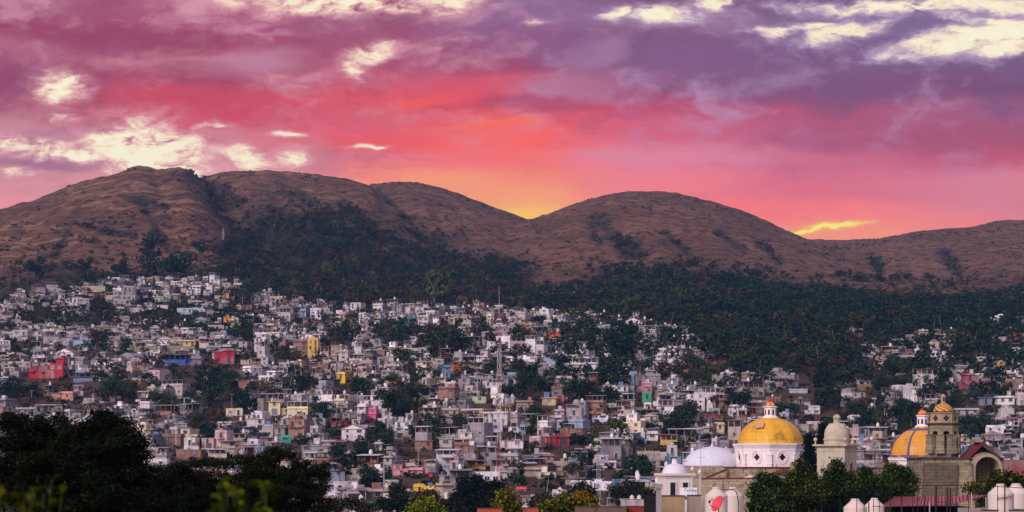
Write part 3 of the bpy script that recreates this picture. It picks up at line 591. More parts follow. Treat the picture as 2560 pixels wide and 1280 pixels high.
# tree covered patches inside the town (photo pixels)
WOODS = [(440,800,90,45),(275,795,50,26),(200,812,60,22),(625,860,36,60),(470,965,60,50),(545,960,50,45),(855,850,55,34),(985,848,50,30),(1112,880,70,30),(872,985,60,34),(1005,1005,50,50),(1330,985,60,34),(1562,895,50,45),(1490,1010,110,34),(1345,1045,30,30),
 (1910,900,140,60),(2075,930,70,100),(2440,880,50,60),(2095,1050,110,50),(2290,1080,110,50),(1845,1010,40,34),(1690,1075,60,36),(555,1020,100,40),(400,1030,40,20),(620,1062,80,36),(505,1075,60,36),(943,1112,28,26),(832,1100,26,26),(1062,1090,30,26),(1170,1075,50,30),(1560,1215,70,34),(1440,1225,40,24),(2400,1090,90,40),(1990,1050,50,40),
 (90,800,60,20),(700,905,30,30),(740,980,60,26),(160,1010,60,30),(60,1000,70,34),(290,1000,60,34),(1210,850,30,40),(1460,875,60,30),(1285,900,40,20),(1250,950,30,20),(1470,1100,40,30),(1750,950,60,30),(2300,960,60,40),(2210,960,60,34),(2380,1040,50,30),(1600,1160,50,26),(1100,1150,30,14),(900,1180,60,40),(640,740,30,40),(340,740,30,16),(1020,930,30,20),(2200,860,70,40),(60,880,40,20),(330,900,30,20),(250,870,30,14)]
def wooded(px, py):
    v = 0
    for a, b, c, d in WOODS: v = max(v, 1.25 - math.hypot((px - a) / c, (py - b) / d))
    return v
cands = []; Y = 405.0
while Y < 1560:
    X = -0.30 * Y + r.uniform(0, 8)
    while X < 0.30 * Y:
        w = r.choice([4, 4, 5, 5, 6, 7, 8, 11]) * r.uniform(.8, 1.05); y = Y + r.uniform(-4, 4); z = ground(X, y)
        px, py = PX(X + w / 2, y), PY(z, y)
        tt = town_top(px); dens = .96
        if px > 2090: dens = .34 + .58 * min(1, max(0, (py - 830) / 190))
        if 1820 < px <= 2110: dens = .6 if py > 950 else 0
        if px < 620: dens = .70
        elif px < 820: dens = .83
        k = wooded(px, py); dens *= 1 - min(1, max(0, k * 1.15))
        dens *= 1.35 - .9 * float(fbm(np.array([X / 38]), np.array([y / 30]), 2, 77)[0]) if dens < .84 else 1
        if y < 540: dens = .8 if 800 < px < 1680 else 0
        if py > tt + 8 and r.random() < dens: cands.append((X, y, z, w, px, py))
        X += w + r.choice([.1, .3, .8, 2.0, 3.5]) * r.random() * 1.6
    Y += 8.6 + r.uniform(-1, 2.0)
houses = []
Y_ok = lambda p: p > 620
for X, y, z, w, px, py in cands:
    n = r.choice([1, 1, 1, 1, 2, 2, 3] if Y_ok(px) else [1, 1, 1, 1, 2, 2]); hp = (n * 2.35 + 3.3) * F / y; wp = w * F / y; a0, a1 = px - wp / 2, px + wp / 2; bad = False
    for i, (x0, y0, x1, y1, FY) in enumerate(occ):
        if y < FY + 7 and a1 > x0 and a0 < x1 and py > y0 and py - hp < y1 - 1:
            if y > FY - 9 or py - hp < y0 + (y1 - y0) * .75: 
                bad = True; break
    if not bad: houses.append((X, y, z, w, px, py, n))
houses.sort(key=lambda q: q[1])
NIND = 300 - len(FEAT)
vis = [q for q in houses if q[5] < 1262 + q[6] * 2.6 * F / q[1] and -20 < q[4] < 2580 and not (q[4] < 470 and q[5] > 1110) and not (q[4] > 1760 and q[5] > 1180) and not (q[4] < 800 and q[5] > 1170)]
ind = set(id(q) for q in sorted(vis, key=lambda q: -(q[3] * (q[6] + .5)) / q[1] ** 2.2)[:NIND])
far = MB(); fcount = 0
for q in houses:
    X, y, z, w, px, py, n = q
    st = r.choices(['box', 'step', 'side', 'open', 'raw', 'frame', 'lean', 'gable'], [20, 20, 16, 18, 7, 8, 9, 3])[0]
    if st == 'step': n = max(2, n)
    nm, col = pick(r); col = sh(col, r.uniform(.85, 1.15)); d = r.uniform(5.5, 8.5)
    yaw = (float(fbm(np.array([X / 120]), np.array([y / 120]), 2, 91)[0]) - .5) * 1.5 + r.uniform(-.16, .16); yaw = max(-.6, min(.6, yaw))
    pts, top = house(w, d, n, col, st, r)
    mt = Matrix.Translation((X, y, z + .2)) @ Matrix.Rotation(yaw, 4, 'Z')
    if id(q) in ind:
        root = empty('hillside_house', (X, y, z + .2), yaw); place_parts(pts, root)
        look = {1: 'single storey', 2: 'two storey', 3: 'three storey'}[n] + ' ' + nm + ' house ' + {'open': 'with roofed terrace', 'raw': 'with unfinished columns', 'frame': 'with concrete frame', 'lean': 'with sheet lean-to', 'gable': 'with pitched roof', 'step': 'with smaller top floor', 'side': 'in two joined blocks', 'box': 'with flat roof'}[st]
        tag(root, where(px, py - n * 1.4 * F / y, look), 'house', 'block houses stacked up the hillside')
        if r.random() < .36 and len(tanks) < 110: tanks.append((mt @ Vector(top), px, py, r.random() < .8, nm))
    else:
        merge_parts(pts, mt, far); fcount += 1
        if r.random() < .3:
            tk = MB(); c = (0.62, 0.58, 0.56) if r.random() < .8 else (0.03, 0.03, 0.035)
            tk.lathe([(.55, 0), (.55, 1.1), (.2, 1.45), (.2, 1.55)], 10, c, 'plain'); far.add(tk, Matrix.Translation(mt @ Vector(top)))
print('HOUSES', len(houses), 'merged', fcount)
tag(far.build('distant_houses'), kind='stuff')
tp = None
for p, px, py, white, nm in tanks:
    c = (0.66, 0.62, 0.60) if white else (0.02, 0.02, 0.025)
    t = empty('roof_water_tank', p); b = MB(); b.lathe([(.55, 0), (.57, .5), (.55, 1.1), (.22, 1.42)], 12, c, 'plain'); b.build('tank_body', t, True)
    l = MB(); l.lathe([(.24, 1.42), (.24, 1.56), (.05, 1.6)], 12, sh(c, .9), 'plain'); l.build('lid', t)
    tag(t, where(px, py - 20, ('white' if white else 'black') + ' water tank on ' + nm + ' house', 16), 'water tank', 'water tanks on house roofs')
# ------------------------------------------------------------------ vegetation
def np_mesh(name, V, nq, tints, parent=None):        # V: (4*nq, 3) leaf corners; tints: (nq, 3)
    me = bpy.data.meshes.new(name)
    me.vertices.add(4 * nq); me.vertices.foreach_set('co', V.astype(np.float32).reshape(-1))
    me.loops.add(4 * nq); me.loops.foreach_set('vertex_index', np.arange(4 * nq, dtype=np.int32))
    me.polygons.add(nq); me.polygons.foreach_set('loop_start', np.arange(0, 4 * nq, 4, dtype=np.int32)); me.polygons.foreach_set('loop_total', np.full(nq, 4, np.int32))
    a = me.attributes.new('tint', 'FLOAT_COLOR', 'FACE'); a.data.foreach_set('color', np.concatenate([tints, np.ones((nq, 1))], 1).astype(np.float32).reshape(-1))
    me.materials.append(M['leaf']); me.update(calc_edges=True)
    o = bpy.data.objects.new(name, me); COL.objects.link(o)
    if parent: o.parent = parent
    return o
def leaves(P, N, size, rs, stretch=1.0):
    """quads of roughly `size` at points P, leaning on directions N"""
    n = len(P); N = N + rs.normal(0, .55, (n, 3)); N /= np.linalg.norm(N, axis=1)[:, None]
    A = np.cross(N, rs.normal(0, 1, (n, 3))); A /= np.linalg.norm(A, axis=1)[:, None]; B = np.cross(N, A)
    s = (size * rs.uniform(.55, 1.3, n))[:, None]; A = A * s * .5 * stretch; B = B * s * .5
    k = rs.uniform(.3, .9, (n, 1))
    return np.stack([P - A, P - B * k, P + A, P + B], 1).reshape(-1, 3)
def lobe_points(lobes, rs, n):
    """lobes: (x, y, z, rx, ry, rz); points through the outer shell of each lobe"""
    L = np.array(lobes); wgt = L[:, 3] * L[:, 5]; pick_ = rs.choice(len(L), n, p=wgt / wgt.sum())
    D = rs.normal(0, 1, (n, 3)); D /= np.linalg.norm(D, axis=1)[:, None]; rad = rs.uniform(.45, 1.05, n) ** .6
    Q = L[pick_]; return Q[:, :3] + D * Q[:, 3:6] * rad[:, None], D * np.array([1, 1, 1.0]) + np.array([0, 0, .35])
def crown_lobes(kind, rs, h=1.0):
    out = []
    if kind == 'round':
        for k in range(rs.randint(9, 15)):
            a = rs.uniform(0, 6.28); q = rs.uniform(.08, .42); z = rs.uniform(.30, .86); rr = rs.uniform(.13, .25)
            out.append((math.cos(a) * q * (1.1 - abs(z - .55)), math.sin(a) * q * (1.1 - abs(z - .55)), z, rr, rr, rr * .8))
    elif kind == 'column':
        for k in range(12):
            z = .15 + .8 * k / 12; rr = .17 * (1 - .5 * abs(z - .4)) * rs.uniform(.7, 1.2); out.append((rs.normal(0, .07), rs.normal(0, .07), z, rr, rr, rr * 1.3))
    elif kind == 'gum':                                    # high broken crown on a bare stem
        for k in range(9):
            a = rs.uniform(0, 6.28); q = rs.uniform(.05, .32); z = rs.uniform(.5, .98); rr = rs.uniform(.09, .2); out.append((math.cos(a) * q, math.sin(a) * q, z, rr, rr, rr * .8))
    elif kind == 'bush':
        for k in range(5):
            out.append((rs.normal(0, .25), rs.normal(0, .25), rs.uniform(.2, .6), .35, .35, .3))
    return out
def trunk(h, rr, rs, col=(0.10, 0.085, 0.07), limbs=4, lean=.05):
    m = MB(); top = (rs.normal(0, lean) * h, rs.normal(0, lean) * h, h * .55); m.tube((0, 0, -.6), top, rr, col, 'wall', 7, rr * .5)
    for k in range(limbs):
        a = rs.uniform(0, 6.28); t = rs.uniform(.45, 1); p = tuple(v * t for v in top); q = rs.uniform(.12, .3) * h
        m.tube(p, (p[0] + math.cos(a) * q, p[1] + math.sin(a) * q, h * rs.uniform(.6, .9)), rr * .42, col, 'wall', 5, rr * .12)
    return m
rs = np.random.RandomState(3)
PROTO = []
for kind, nv, nl, ls, cols_ in [('round', 6, 900, .085, [(0.016, 0.036, 0.018), (0.026, 0.046, 0.016), (0.013, 0.027, 0.018)]), ('column', 2, 620, .07, [(0.012, 0.028, 0.018)]), ('gum', 3, 520, .075, [(0.045, 0.058, 0.030), (0.026, 0.042, 0.032)]), ('round', 2, 560, .08, [(0.075, 0.085, 0.022), (0.060, 0.046, 0.030)])]:
    for v in range(nv):
        P, N = lobe_points(crown_lobes(kind, rs), rs, nl); c = np.array(cols_[v % len(cols_)])
        root = empty('hillside_tree', (0, 0, -500)); np_mesh('crown', leaves(P, N, ls, rs), nl, np.tile(c, (nl, 1)) * rs.uniform(.8, 1.2, (nl, 1)), root)
        tr = trunk(1.0, .022, rs).build('trunk', root)
        word = {'round': 'bushy', 'column': 'slender upright', 'gum': 'tall loose'}[kind]; sh_ = 'dark green' if max(c) < .05 else ('yellow green' if c[1] > .07 else ('dull olive' if c[0] < .055 else 'brownish'))
        PROTO.append([root, kind, sh_ + ' ' + word + ' tree', False])
# places inside the town
spots = []
rt = random.Random(9)
for a, b, c, d in WOODS:
    for k in range(int(c * d / 270) + 3):
        ang = rt.uniform(0, 6.28); q = math.sqrt(rt.random()); spots.append((a + math.cos(ang) * q * c, b + math.sin(ang) * q * d, 1.0))
for k in range(1350): spots.append((rt.uniform(-10, 2570), rt.uniform(735, 1262), .66))
tr_list = []
for px, py, k in spots:
    if py < town_top(px) + 4 or (px < 380 and py > 1070) or (px < 830 and py > 1190) or (px > 1780 and py > 1165): continue
    Y = hit(px, min(py, 1258))
    if Y is None: continue
    h = rt.uniform(5.5, 10.5) * k; hp = h * F / Y; wp = hp * .9
    if any(Y < o[4] + 6 and px + wp / 2 > o[0] + 2 and px - wp / 2 < o[2] - 2 and py - hp < o[3] - 2 and py > o[1] for o in occ): continue
    tr_list.append((px, py, Y, h))
# a few that stand out
NAMED = [(445,700,26,'round',0),(375,690,30,'column',6),(392,640,17,'gum',8),(498,640,12,'round',1),(365,640,14,'column',7),(215,700,17,'gum',9),(45,712,16,'gum',8),(95,700,16,'round',2),(300,690,13,'round',0),(310,672,13,'column',6),(820,700,15,'round',11),(1090,760,24,'round',11),(735,745,14,'round',11),(1535,1120,12,'round',11),(935,1215,9,'round',0),(800,1060,9,'round',3),(1560,905,20,'round',2),(1110,900,18,'round',4),(2430,900,22,'round',3),(630,770,18,'gum',8),(1000,1060,10,'round',5),(1310,955,13,'round',0)]
ind_t = sorted(tr_list, key=lambda q: -q[3] / q[2])[:262]; ids = set(id(q) for q in ind_t)
def put_tree(px, py, Y, h, proto):
    root, kind, look, used = PROTO[proto]
    t = root if not used else copy_tree(root); PROTO[proto][3] = True
    X = XX(px, Y); t.location = (X, Y, ground(X, Y) - .2); t.rotation_euler = (0, 0, rt.uniform(0, 6.28)); wv = rt.uniform(.85, 1.3); t.scale = (h * wv, h * wv, h)
    for kk in ('label',): 
        if kk in t: del t[kk]
    tag(t, where(px, py - h * .5 * F / Y, look), 'tree', 'trees growing among the hillside houses')
for px, py, h, kind, pr in NAMED:
    Y = hit(px, py)
    if Y: put_tree(px, py, Y, h, pr)
for q in ind_t:
    u = rt.random(); pr = rt.randrange(0, 6) if u < .68 else (rt.choice([6, 7]) if u < .74 else (rt.choice([8, 9, 10]) if u < .9 else rt.choice([11, 12])))
    put_tree(q[0], q[1], q[2], q[3], pr)
for q in PROTO:
    if not q[3]:
        for c in list(q[0].children): bpy.data.objects.remove(c)
        bpy.data.objects.remove(q[0])
# far-off wood, scrub: one leafy mass each
def mass(name, items, lows, size, label=None):         # items: (x, y, z, h, w, tint)
    Vs = []; Ts = []
    for i, (x, y, z, h, wv, c) in enumerate(items):
        L = lows[i % len(lows)]; a = (i * 2.4) % 6.28; ca, sa = math.cos(a), math.sin(a)
        V = L * np.array([h * wv, h * wv, h]); V = np.stack([V[:, 0] * ca - V[:, 1] * sa + x, V[:, 0] * sa + V[:, 1] * ca + y, V[:, 2] + z], 1)
        Vs.append(V); nq = len(V) // 4; Ts.append(np.tile(c, (nq, 1)))
    V = np.concatenate(Vs); o = np_mesh(name, V, len(V) // 4, np.concatenate(Ts)); o['kind'] = 'stuff'; return o
def lows(kind, nv, nl, ls):
    out = []
    for v in range(nv):
        P, N = lobe_points(crown_lobes(kind, rs), rs, nl); out.append(leaves(P, N, ls, rs))
    return out
TC = [(0.012, 0.032, 0.020), (0.022, 0.044, 0.018), (0.010, 0.024, 0.020), (0.034, 0.050, 0.018), (0.042, 0.034, 0.020)]
it = []
for q in tr_list:
    if id(q) in ids: continue
    X = XX(q[0], q[2]); it.append((X, q[2], ground(X, q[2]) - .3, q[3], rt.uniform(.85, 1.2), rt.choice(TC)))
n_try = 42000; T = rs.uniform(-.31, .31, n_try); YY = np.sqrt(rs.uniform(820 ** 2, 2150 ** 2, n_try)); X_ = T * YY; Z_ = height(X_, YY, False); P_ = PX(X_, YY); PYY = PY(Z_, YY)
C_ = cover(X_, YY, Z_, .42); top_ = np.interp(P_, GX, TOWN); nz_ = fbm(X_ / 45, YY / 45, 3, 71)
dens = np.where(P_ > 1380, .95, np.where(P_ > 560, 1.0, .24)) * np.clip(C_ * 1.5 - .42, 0, 1) * np.clip((nz_ - .28) * 5, np.where(P_ > 560, .45, .1), 1)
dens = np.where(PYY > top_ + 6, dens * .25, dens)
dens = np.where((P_ > 1780) & (PYY > 820) & (PYY < 1010) & (PYY < np.where(P_ < 2110, 955, 850)), .8, dens)
dens = np.where((np.abs(P_ - 2262) < 14) & (PYY > 735) & (PYY < 800), .05, dens)
for k in np.nonzero(rs.uniform(0, 1, n_try) < dens)[0]:
    c = TC[0] if nz_[k] > .5 else rt.choice(TC)
    if P_[k] < 1350 and rt.random() < .06: c = (0.085, 0.09, 0.022)
    if P_[k] < 1350 and rt.random() < .22: c = (0.050, 0.036, 0.028)
    big = 1.0 if P_[k] > 1380 else .72
    it.append((X_[k], YY[k], Z_[k] - .4, rt.uniform(6, 12) * big * (.45 + .55 * min(1, C_[k])), rt.uniform(.95, 1.4), c))
wood = mass('woodland', it, lows('round', 5, 110, .15) + lows('gum', 4, 80, .13), .15)
# pale bare stems of the gum trees
st = MB()
for k in range(260):
    i = rt.randrange(len(it)); x, y, z, h, wv, c = it[i]
    if PX(x, y) < 1350 and rt.random() < .7: continue
    st.tube((x + rt.uniform(-3, 3), y - 3, z - 1), (x + rt.uniform(-3, 3), y - 3, z + h * rt.uniform(.7, 1.15)), .16, (0.26, 0.24, 0.25), 'wall', 4, .06)
s_ = st.build('distant_tree_stems'); s_['kind'] = 'stuff'
bs = []
n_try = 60000; T = rs.uniform(-.31, .31, n_try); YY = np.sqrt(rs.uniform(1050 ** 2, 2750 ** 2, n_try)); X_ = T * YY; Z_ = height(X_, YY, False)
C_ = cover(X_, YY, Z_); nz_ = fbm(X_ / 60, YY / 60, 4, 73); P_ = PX(X_, YY)
dens = np.clip(C_, 0, 1) * .85 * np.clip((nz_ - .3) * 4, .1, 1) + .012 + .25 * (nz_ > .62)
for k in np.nonzero(rs.uniform(0, 1, n_try) < dens)[0]:
    if C_[k] > .5: c = rt.choice([(0.020, 0.036, 0.018), (0.044, 0.038, 0.022), (0.030, 0.030, 0.022), (0.066, 0.056, 0.034)]); h = rt.uniform(1.5, 4.5)
    else: c = rt.choice([(0.045, 0.040, 0.024), (0.030, 0.032, 0.018)]); h = rt.uniform(1.0, 2.6)
    bs.append((X_[k], YY[k], Z_[k] - .3, h, rt.uniform(.9, 1.6), c))
mass('scrub', bs, lows('bush', 8, 16, .5), .5)
# undergrowth between the houses
ug = []
for k in range(9000):
    px, py = rt.uniform(-20, 2580), rt.uniform(735, 1275)
    if py < town_top(px): continue
    Y = rt.uniform(560, 1500); X = XX(px, Y); z = ground(X, Y)
    ug.append((X, Y, z - .2, rt.uniform(.8, 3.0), rt.uniform(1, 1.8), rt.choice([(0.030, 0.040, 0.022), (0.050, 0.042, 0.026), (0.09, 0.065, 0.035), (0.020, 0.030, 0.022)])))
mass('undergrowth', ug, lows('bush', 6, 16, .5), .5)
# ------------------------------------------------------------------ the churches (measures come from the photograph at their own distance)
WHITE = (0.80, 0.72, 0.72); CREAMW = (0.72, 0.64, 0.58); GOLD = (0.82, 0.46, 0.035); STONE = (0.42, 0.35, 0.24); RED = (0.13, 0.016, 0.014)
BEIGE = (0.47, 0.415, 0.31); IRON = (0.015, 0.013, 0.013)
class Site:
    def __init__(s, px, Y, pyb): s.Y = Y; s.k = Y / F; s.px = px; s.X = XX(px, Y); s.pyb = pyb; s.z = ZZ(pyb, Y)
    def x(s, p): return (p - s.px) * s.k
    def zz(s, p): return (s.pyb - p) * s.k
    def m(s, d): return d * s.k
    def root(s, name, rz=0): return empty(name, (s.X, s.Y, s.z), rz)
def oct_ring(r0, r1, z0, z1, n, rot, col, mat):
    m = MB(); m.lathe([(r0, z0), (r1, z1)], n, col, mat, rot=rot); return m
def quatrefoil(r, depth, col, mat, surround=None):
    """four lobed opening in the x,z plane facing -y"""
    m = MB(); pts = []
    for k in range(40):
        t = 2 * math.pi * k / 40; q = r * (.74 + .30 * abs(math.cos(2 * t)) ** 1.3); pts.append((q * math.cos(t), q * math.sin(t) * 1.12))
    m.prism(pts[::-1], -depth, 0.01, col, mat); return m
def ring(rx, rz, t, depth, col, mat, n=28, y0=0.0):
    m = MB()
    for k in range(n):
        a, b = 2 * math.pi * k / n, 2 * math.pi * (k + 1) / n
        o = [(rx * math.cos(a), rz * math.sin(a)), (rx * math.cos(b), rz * math.sin(b)), ((rx + t) * math.cos(b), (rz + t) * math.sin(b)), ((rx + t) * math.cos(a), (rz + t) * math.sin(a))]
        m.prism(o, -depth, y0, col, mat)
    return m
def arch(w, h, t, depth, col, mat, legs=True, n=14):
    """arched band: opening width w, springing height h"""
    m = MB(); r_ = w / 2
    for k in range(n):
        a, b = math.pi * k / n, math.pi * (k + 1) / n
        m.prism([(r_ * math.cos(a), h + r_ * math.sin(a)), ((r_ + t) * math.cos(a), h + (r_ + t) * math.sin(a)), ((r_ + t) * math.cos(b), h + (r_ + t) * math.sin(b)), (r_ * math.cos(b), h + r_ * math.sin(b))], -depth, 0.01, col, mat)
    if legs: m.box(-r_ - t, -depth, 0, -r_, .01, h, col, mat); m.box(r_, -depth, 0, r_ + t, .01, h, col, mat)
    return m
def arch_fill(w, h, depth, col, mat, n=14):
    r_ = w / 2; return MB().prism([(-r_, 0), (r_, 0)] + [(r_ * math.cos(math.pi * k / n), h + r_ * math.sin(math.pi * k / n)) for k in range(n + 1)], -depth, .008, col, mat)
def cross(h, root, z, x=0, y=0):
    m = MB(); m.box(x - .05, y - .05, z, x + .05, y + .05, z + h, IRON, 'metal'); m.box(x - h * .2, y - .04, z + h * .66, x - .052, y + .04, z + h * .74, IRON, 'metal'); m.box(x + .052, y - .04, z + h * .66, x + h * .2, y + .04, z + h * .74, IRON, 'metal')
    return m.build('cross', root)
def dome_prof(R, H, r_top, n=12):
    out = []
    for k in range(n + 1):
        a = math.pi / 2 * k / n; r_ = R * math.cos(a)
        if r_ < r_top: break
        out.append((r_, H * math.sin(a)))
    out.append((r_top, H)); return out
def arc_facets(prof, rot, n=8, sub=5, bulge=.035):
    """an eight sided dome whose sides swell a little"""
    m = MB(); N = n * sub; b = 0
    for r_, z in prof:
        for k in range(N):
            t = rot + 2 * math.pi * k / N; ph = ((k % sub) / sub - .5) * 2 * math.pi / n; q = math.cos(math.pi / n) / math.cos(ph) if k % sub else 1.0
            q = q + (1 - q) * .25 if k % sub else 1.0
            m.v.append((r_ * q * math.cos(t), r_ * q * math.sin(t), z))
    for j in range(len(prof) - 1):
        for k in range(N): m.face((j * N + k, j * N + (k + 1) % N, (j + 1) * N + (k + 1) % N, (j + 1) * N + k), GOLD, 'tile')
    return m
# --- main church
S = Site(1926, 347, 1168); church = S.root('domed_church'); tag(church, 'white drummed church with a large golden tiled dome beside a smaller white dome', 'church')
rot = math.radians(-90 - 9.2); R0 = S.m(88)
dr = MB(); dr.lathe([(R0, 0), (R0, S.m(40)), (R0 * 1.01, S.m(43)), (R0 * 1.01, S.m(46)), (R0 * 1.035, S.m(50)), (R0 * 1.075, S.m(56)), (R0 * 1.075, S.m(58.5)), (R0 * .96, S.m(59))], 8, WHITE, 'plaster', rot=rot)
drum = dr.build('drum', church)
for k in range(8):
    a = rot + 2 * math.pi * k / 8
    pl = MB()   # corner pilaster
    for sgn in (-1, 1):
        pl.box(0 if sgn > 0 else -.42, -.16, 0, .42 if sgn > 0 else 0, .05, S.m(30), WHITE, 'plaster')
    pl.box(-.48, -.22, S.m(30), .48, .05, S.m(33), WHITE, 'plaster'); pl.box(-.5, -.24, S.m(8), .5, .05, S.m(10.5), WHITE, 'plaster')
    o = pl.build('pilaster', drum); o.location = (R0 * 1.0 * math.cos(a), R0 * math.sin(a), 0); o.rotation_euler = (0, 0, a + math.pi / 2)
    a2 = a + math.pi / 8; ap = R0 * math.cos(math.pi / 8)
    wn = ring(.62, .78, .10, .10, WHITE, 'plaster'); wn.add(ring(.90, 1.10, .12, .15, WHITE, 'plaster'))
    o = wn.build('window', drum); o.location = ((ap + .0) * math.cos(a2), ap * math.sin(a2), S.m(25)); o.rotation_euler = (0, 0, a2 + math.pi / 2)
    quatrefoil(.52, .035, DARK, 'glass').build('pane', drum).matrix_world = Matrix.Translation((ap * math.cos(a2), ap * math.sin(a2), S.m(25))) @ Matrix.Rotation(a2 + math.pi / 2, 4, 'Z')
prof = dome_prof(S.m(82), S.m(66), S.m(17))
dm = arc_facets(prof, rot); ds = dm.build('dome', church, True); ds.location = (0, 0, S.m(59))
ds.data.polygons.foreach_set('use_smooth', [True] * len(ds.data.polygons))
em = MB(); em.box(-.75, -.05, -.62, .75, .05, .62, (0.60, 0.36, 0.24), 'plain'); em.add(ring(.32, .32, .07, .08, (0.42, 0.20, 0.08), 'plain')); em.add(ring(.14, .14, .06, .08, (0.42, 0.20, 0.08), 'plain'))
for (a_, b_, c_, d_) in ((-.75, -.62, .75, -.54), (-.75, .54, .75, .62), (-.75, -.537, -.67, .537), (.67, -.537, .75, .537)): em.box(a_, -.075, b_, c_, .0, d_, (0.36, 0.16, 0.07), 'plain')
eo = em.build('emblem_panel', church); aa = rot - math.pi / 8; rr = S.m(62)
eo.location = (rr * math.cos(aa) * 1.01 , rr * math.sin(aa) * 1.01, S.m(59 + 44)); eo.rotation_euler = (math.radians(-46), math.radians(-4), aa + math.pi / 2)
ln = MB(); ln.lathe([(S.m(21), 0), (S.m(18), S.m(5)), (S.m(15), S.m(5.5)), (S.m(15), S.m(25)), (S.m(18.5), S.m(27.5)), (S.m(18.5), S.m(29.5)), (S.m(12), S.m(30))], 8, WHITE, 'plaster', rot=rot + .15)
lo = ln.build('lantern', church); lo.location = (0, 0, S.m(122.5))
for k in range(8):
    a2 = rot + .15 + math.pi / 8 + k * math.pi / 4; ap = S.m(15) * math.cos(math.pi / 8)
    o = arch_fill(.36, .78, .02, DARK, 'glass').build('window', lo); o.location = (ap * math.cos(a2), ap * math.sin(a2), S.m(8)); o.rotation_euler = (0, 0, a2 + math.pi / 2)
c_ = MB(); c_.lathe(dome_prof(S.m(12), S.m(11), .08), 16, (0.70, 0.33, 0.04), 'plain', cols=lambda k, j: (0.42, 0.06, 0.03) if (k + 1) % 4 < 1 or j < 1 else (0.70, 0.34, 0.04)); o = c_.build('lantern_cap', lo); o.location = (0, 0, S.m(30.1))
b_ = MB(); b_.lathe([(.02, 0), (.17, .06), (.26, .25), (.17, .44), (.02, .5)], 10, (0.50, 0.015, 0.035), 'plain'); o = b_.build('finial_ball', lo); o.location = (0, 0, S.m(40))
cross(1.4, lo, S.m(46))
# white half dome to the left
H = MB(); H.lathe(dome_prof(S.m(72), S.m(50), .1, 14), 32, (0.62, 0.62, 0.70), 'plaster'); ho = H.build('white_dome', church, True); ho.location = (S.x(1785), S.m(45), S.m(2))
fb = MB(); fb.lathe([(.35, 0), (.22, .2), (.22, .45), (.05, .6)], 10, (0.62, 0.60, 0.66), 'plaster'); o = fb.build('finial', ho); o.location = (0, 0, S.m(49.5))
# nave walls, copings
nv = MB(); nv.box(S.x(1690), -S.m(34), -S.m(120), S.x(1806), S.m(100), S.m(4), STONE, 'stone'); nv.box(S.x(1806) + .02, -S.m(95), -S.m(120), S.x(1968), S.m(90), -S.m(2), STONE, 'stone')
nv.box(S.x(1738), -S.m(112), -S.m(120), S.x(1900), -S.m(96), -S.m(26), STONE, 'stone'); nv.box(S.x(1712), -S.m(130), -S.m(120), S.x(1890), -S.m(113), -S.m(31), sh(STONE, 1.1), 'stone')
nv.prism([(S.x(1757), -S.m(27)), (S.x(1806), -S.m(27)), (S.x(1806), -S.m(6))], -S.m(105), -S.m(90), STONE, 'stone')
nv.prism([(S.x(1958), -S.m(40)), (S.x(2010), -S.m(40)), (S.x(2010), -S.m(6)), (S.x(1990), -S.m(2)), (S.x(1965), S.m(11)), (S.x(1960), S.m(11))], -S.m(118), -S.m(100), STONE, 'stone')
nv.build('nave_wall', church)
cp = MB(); tcp = S.m(3.2)
def coping(x0, z0, x1, z1, y0, y1): cp.prism([(S.x(x0), S.m(z0)), (S.x(x1), S.m(z1)), (S.x(x1), S.m(z1) + tcp), (S.x(x0), S.m(z0) + tcp)], S.m(y0), S.m(y1), RED, 'metal')
coping(1754, -27, 1806, -5.8, -107, -88); coping(1806.2, -1.9, 1968, -1.9, -98, -60); coping(1964, 11, 1990, -2, -120, -98); coping(1990.2, -2, 2012, -5, -120, -98); coping(1893, -24, 1950, -4, -112, -100); coping(1740, -29, 1895, -27.5, -113.5, -96)
cp.build('coping', church)
wb = MB(); wb.prism([(S.x(1845), -S.m(25)), (S.x(1890), -S.m(25)), (S.x(1870), -S.m(20)), (S.x(1862), -S.m(20))], -S.m(111), -S.m(97), WHITE, 'plaster'); wb.build('small_vault', church)
lightning = MB(); lightning.tube((S.x(1928), -S.m(97), 0), (S.x(1928), -S.m(97), S.m(8)), .05, IRON); lightning.box(S.x(1925), -S.m(97.5), S.m(8), S.x(1931), -S.m(96.5), S.m(8.6), IRON, 'metal'); lightning.build('roof_vent', church)
# --- small white turret at the left
S = Site(1687, 262, 1262); tu = S.root('domed_turret', math.radians(14)); tag(tu, 'small square white turret with a low round dome and dark window openings', 'turret')
b = MB(); hw = S.m(35); b.box(-hw, -hw, -12, hw, hw, S.m(70), CREAMW, 'plaster'); b.box(-hw - .12, -hw - .12, S.m(70), hw + .12, hw + .12, S.m(73), CREAMW, 'plaster'); b.box(-hw - .3, -hw - .3, S.m(73), hw + .3, hw + .3, S.m(79), CREAMW, 'plaster'); b.box(-hw - .06, -hw - .06, S.m(66), hw + .06, hw + .06, S.m(67.2), CREAMW, 'plaster')
b.build('wall', tu)
for x in (-.95, .85):
    f = MB(); f.box(x - .52, -hw - .12, S.m(14), x - .38, -hw, S.m(56), CREAMW, 'plaster'); f.box(x + .38, -hw - .12, S.m(14), x + .52, -hw, S.m(56), CREAMW, 'plaster'); f.box(x - .52, -hw - .12, S.m(56), x + .52, -hw, S.m(59), CREAMW, 'plaster')
    fo = f.build('window', tu); p = MB(); p.box(x - .379, -hw - .03, S.m(14), x + .379, -hw + .004, S.m(56) - .004, DARK, 'glass'); p.build('pane', fo)
d_ = MB(); d_.lathe(dome_prof(S.m(32), S.m(25), .1, 12), 28, (0.66, 0.63, 0.68), 'plaster'); o = d_.build('dome', tu, True); o.location = (0, 0, S.m(79))
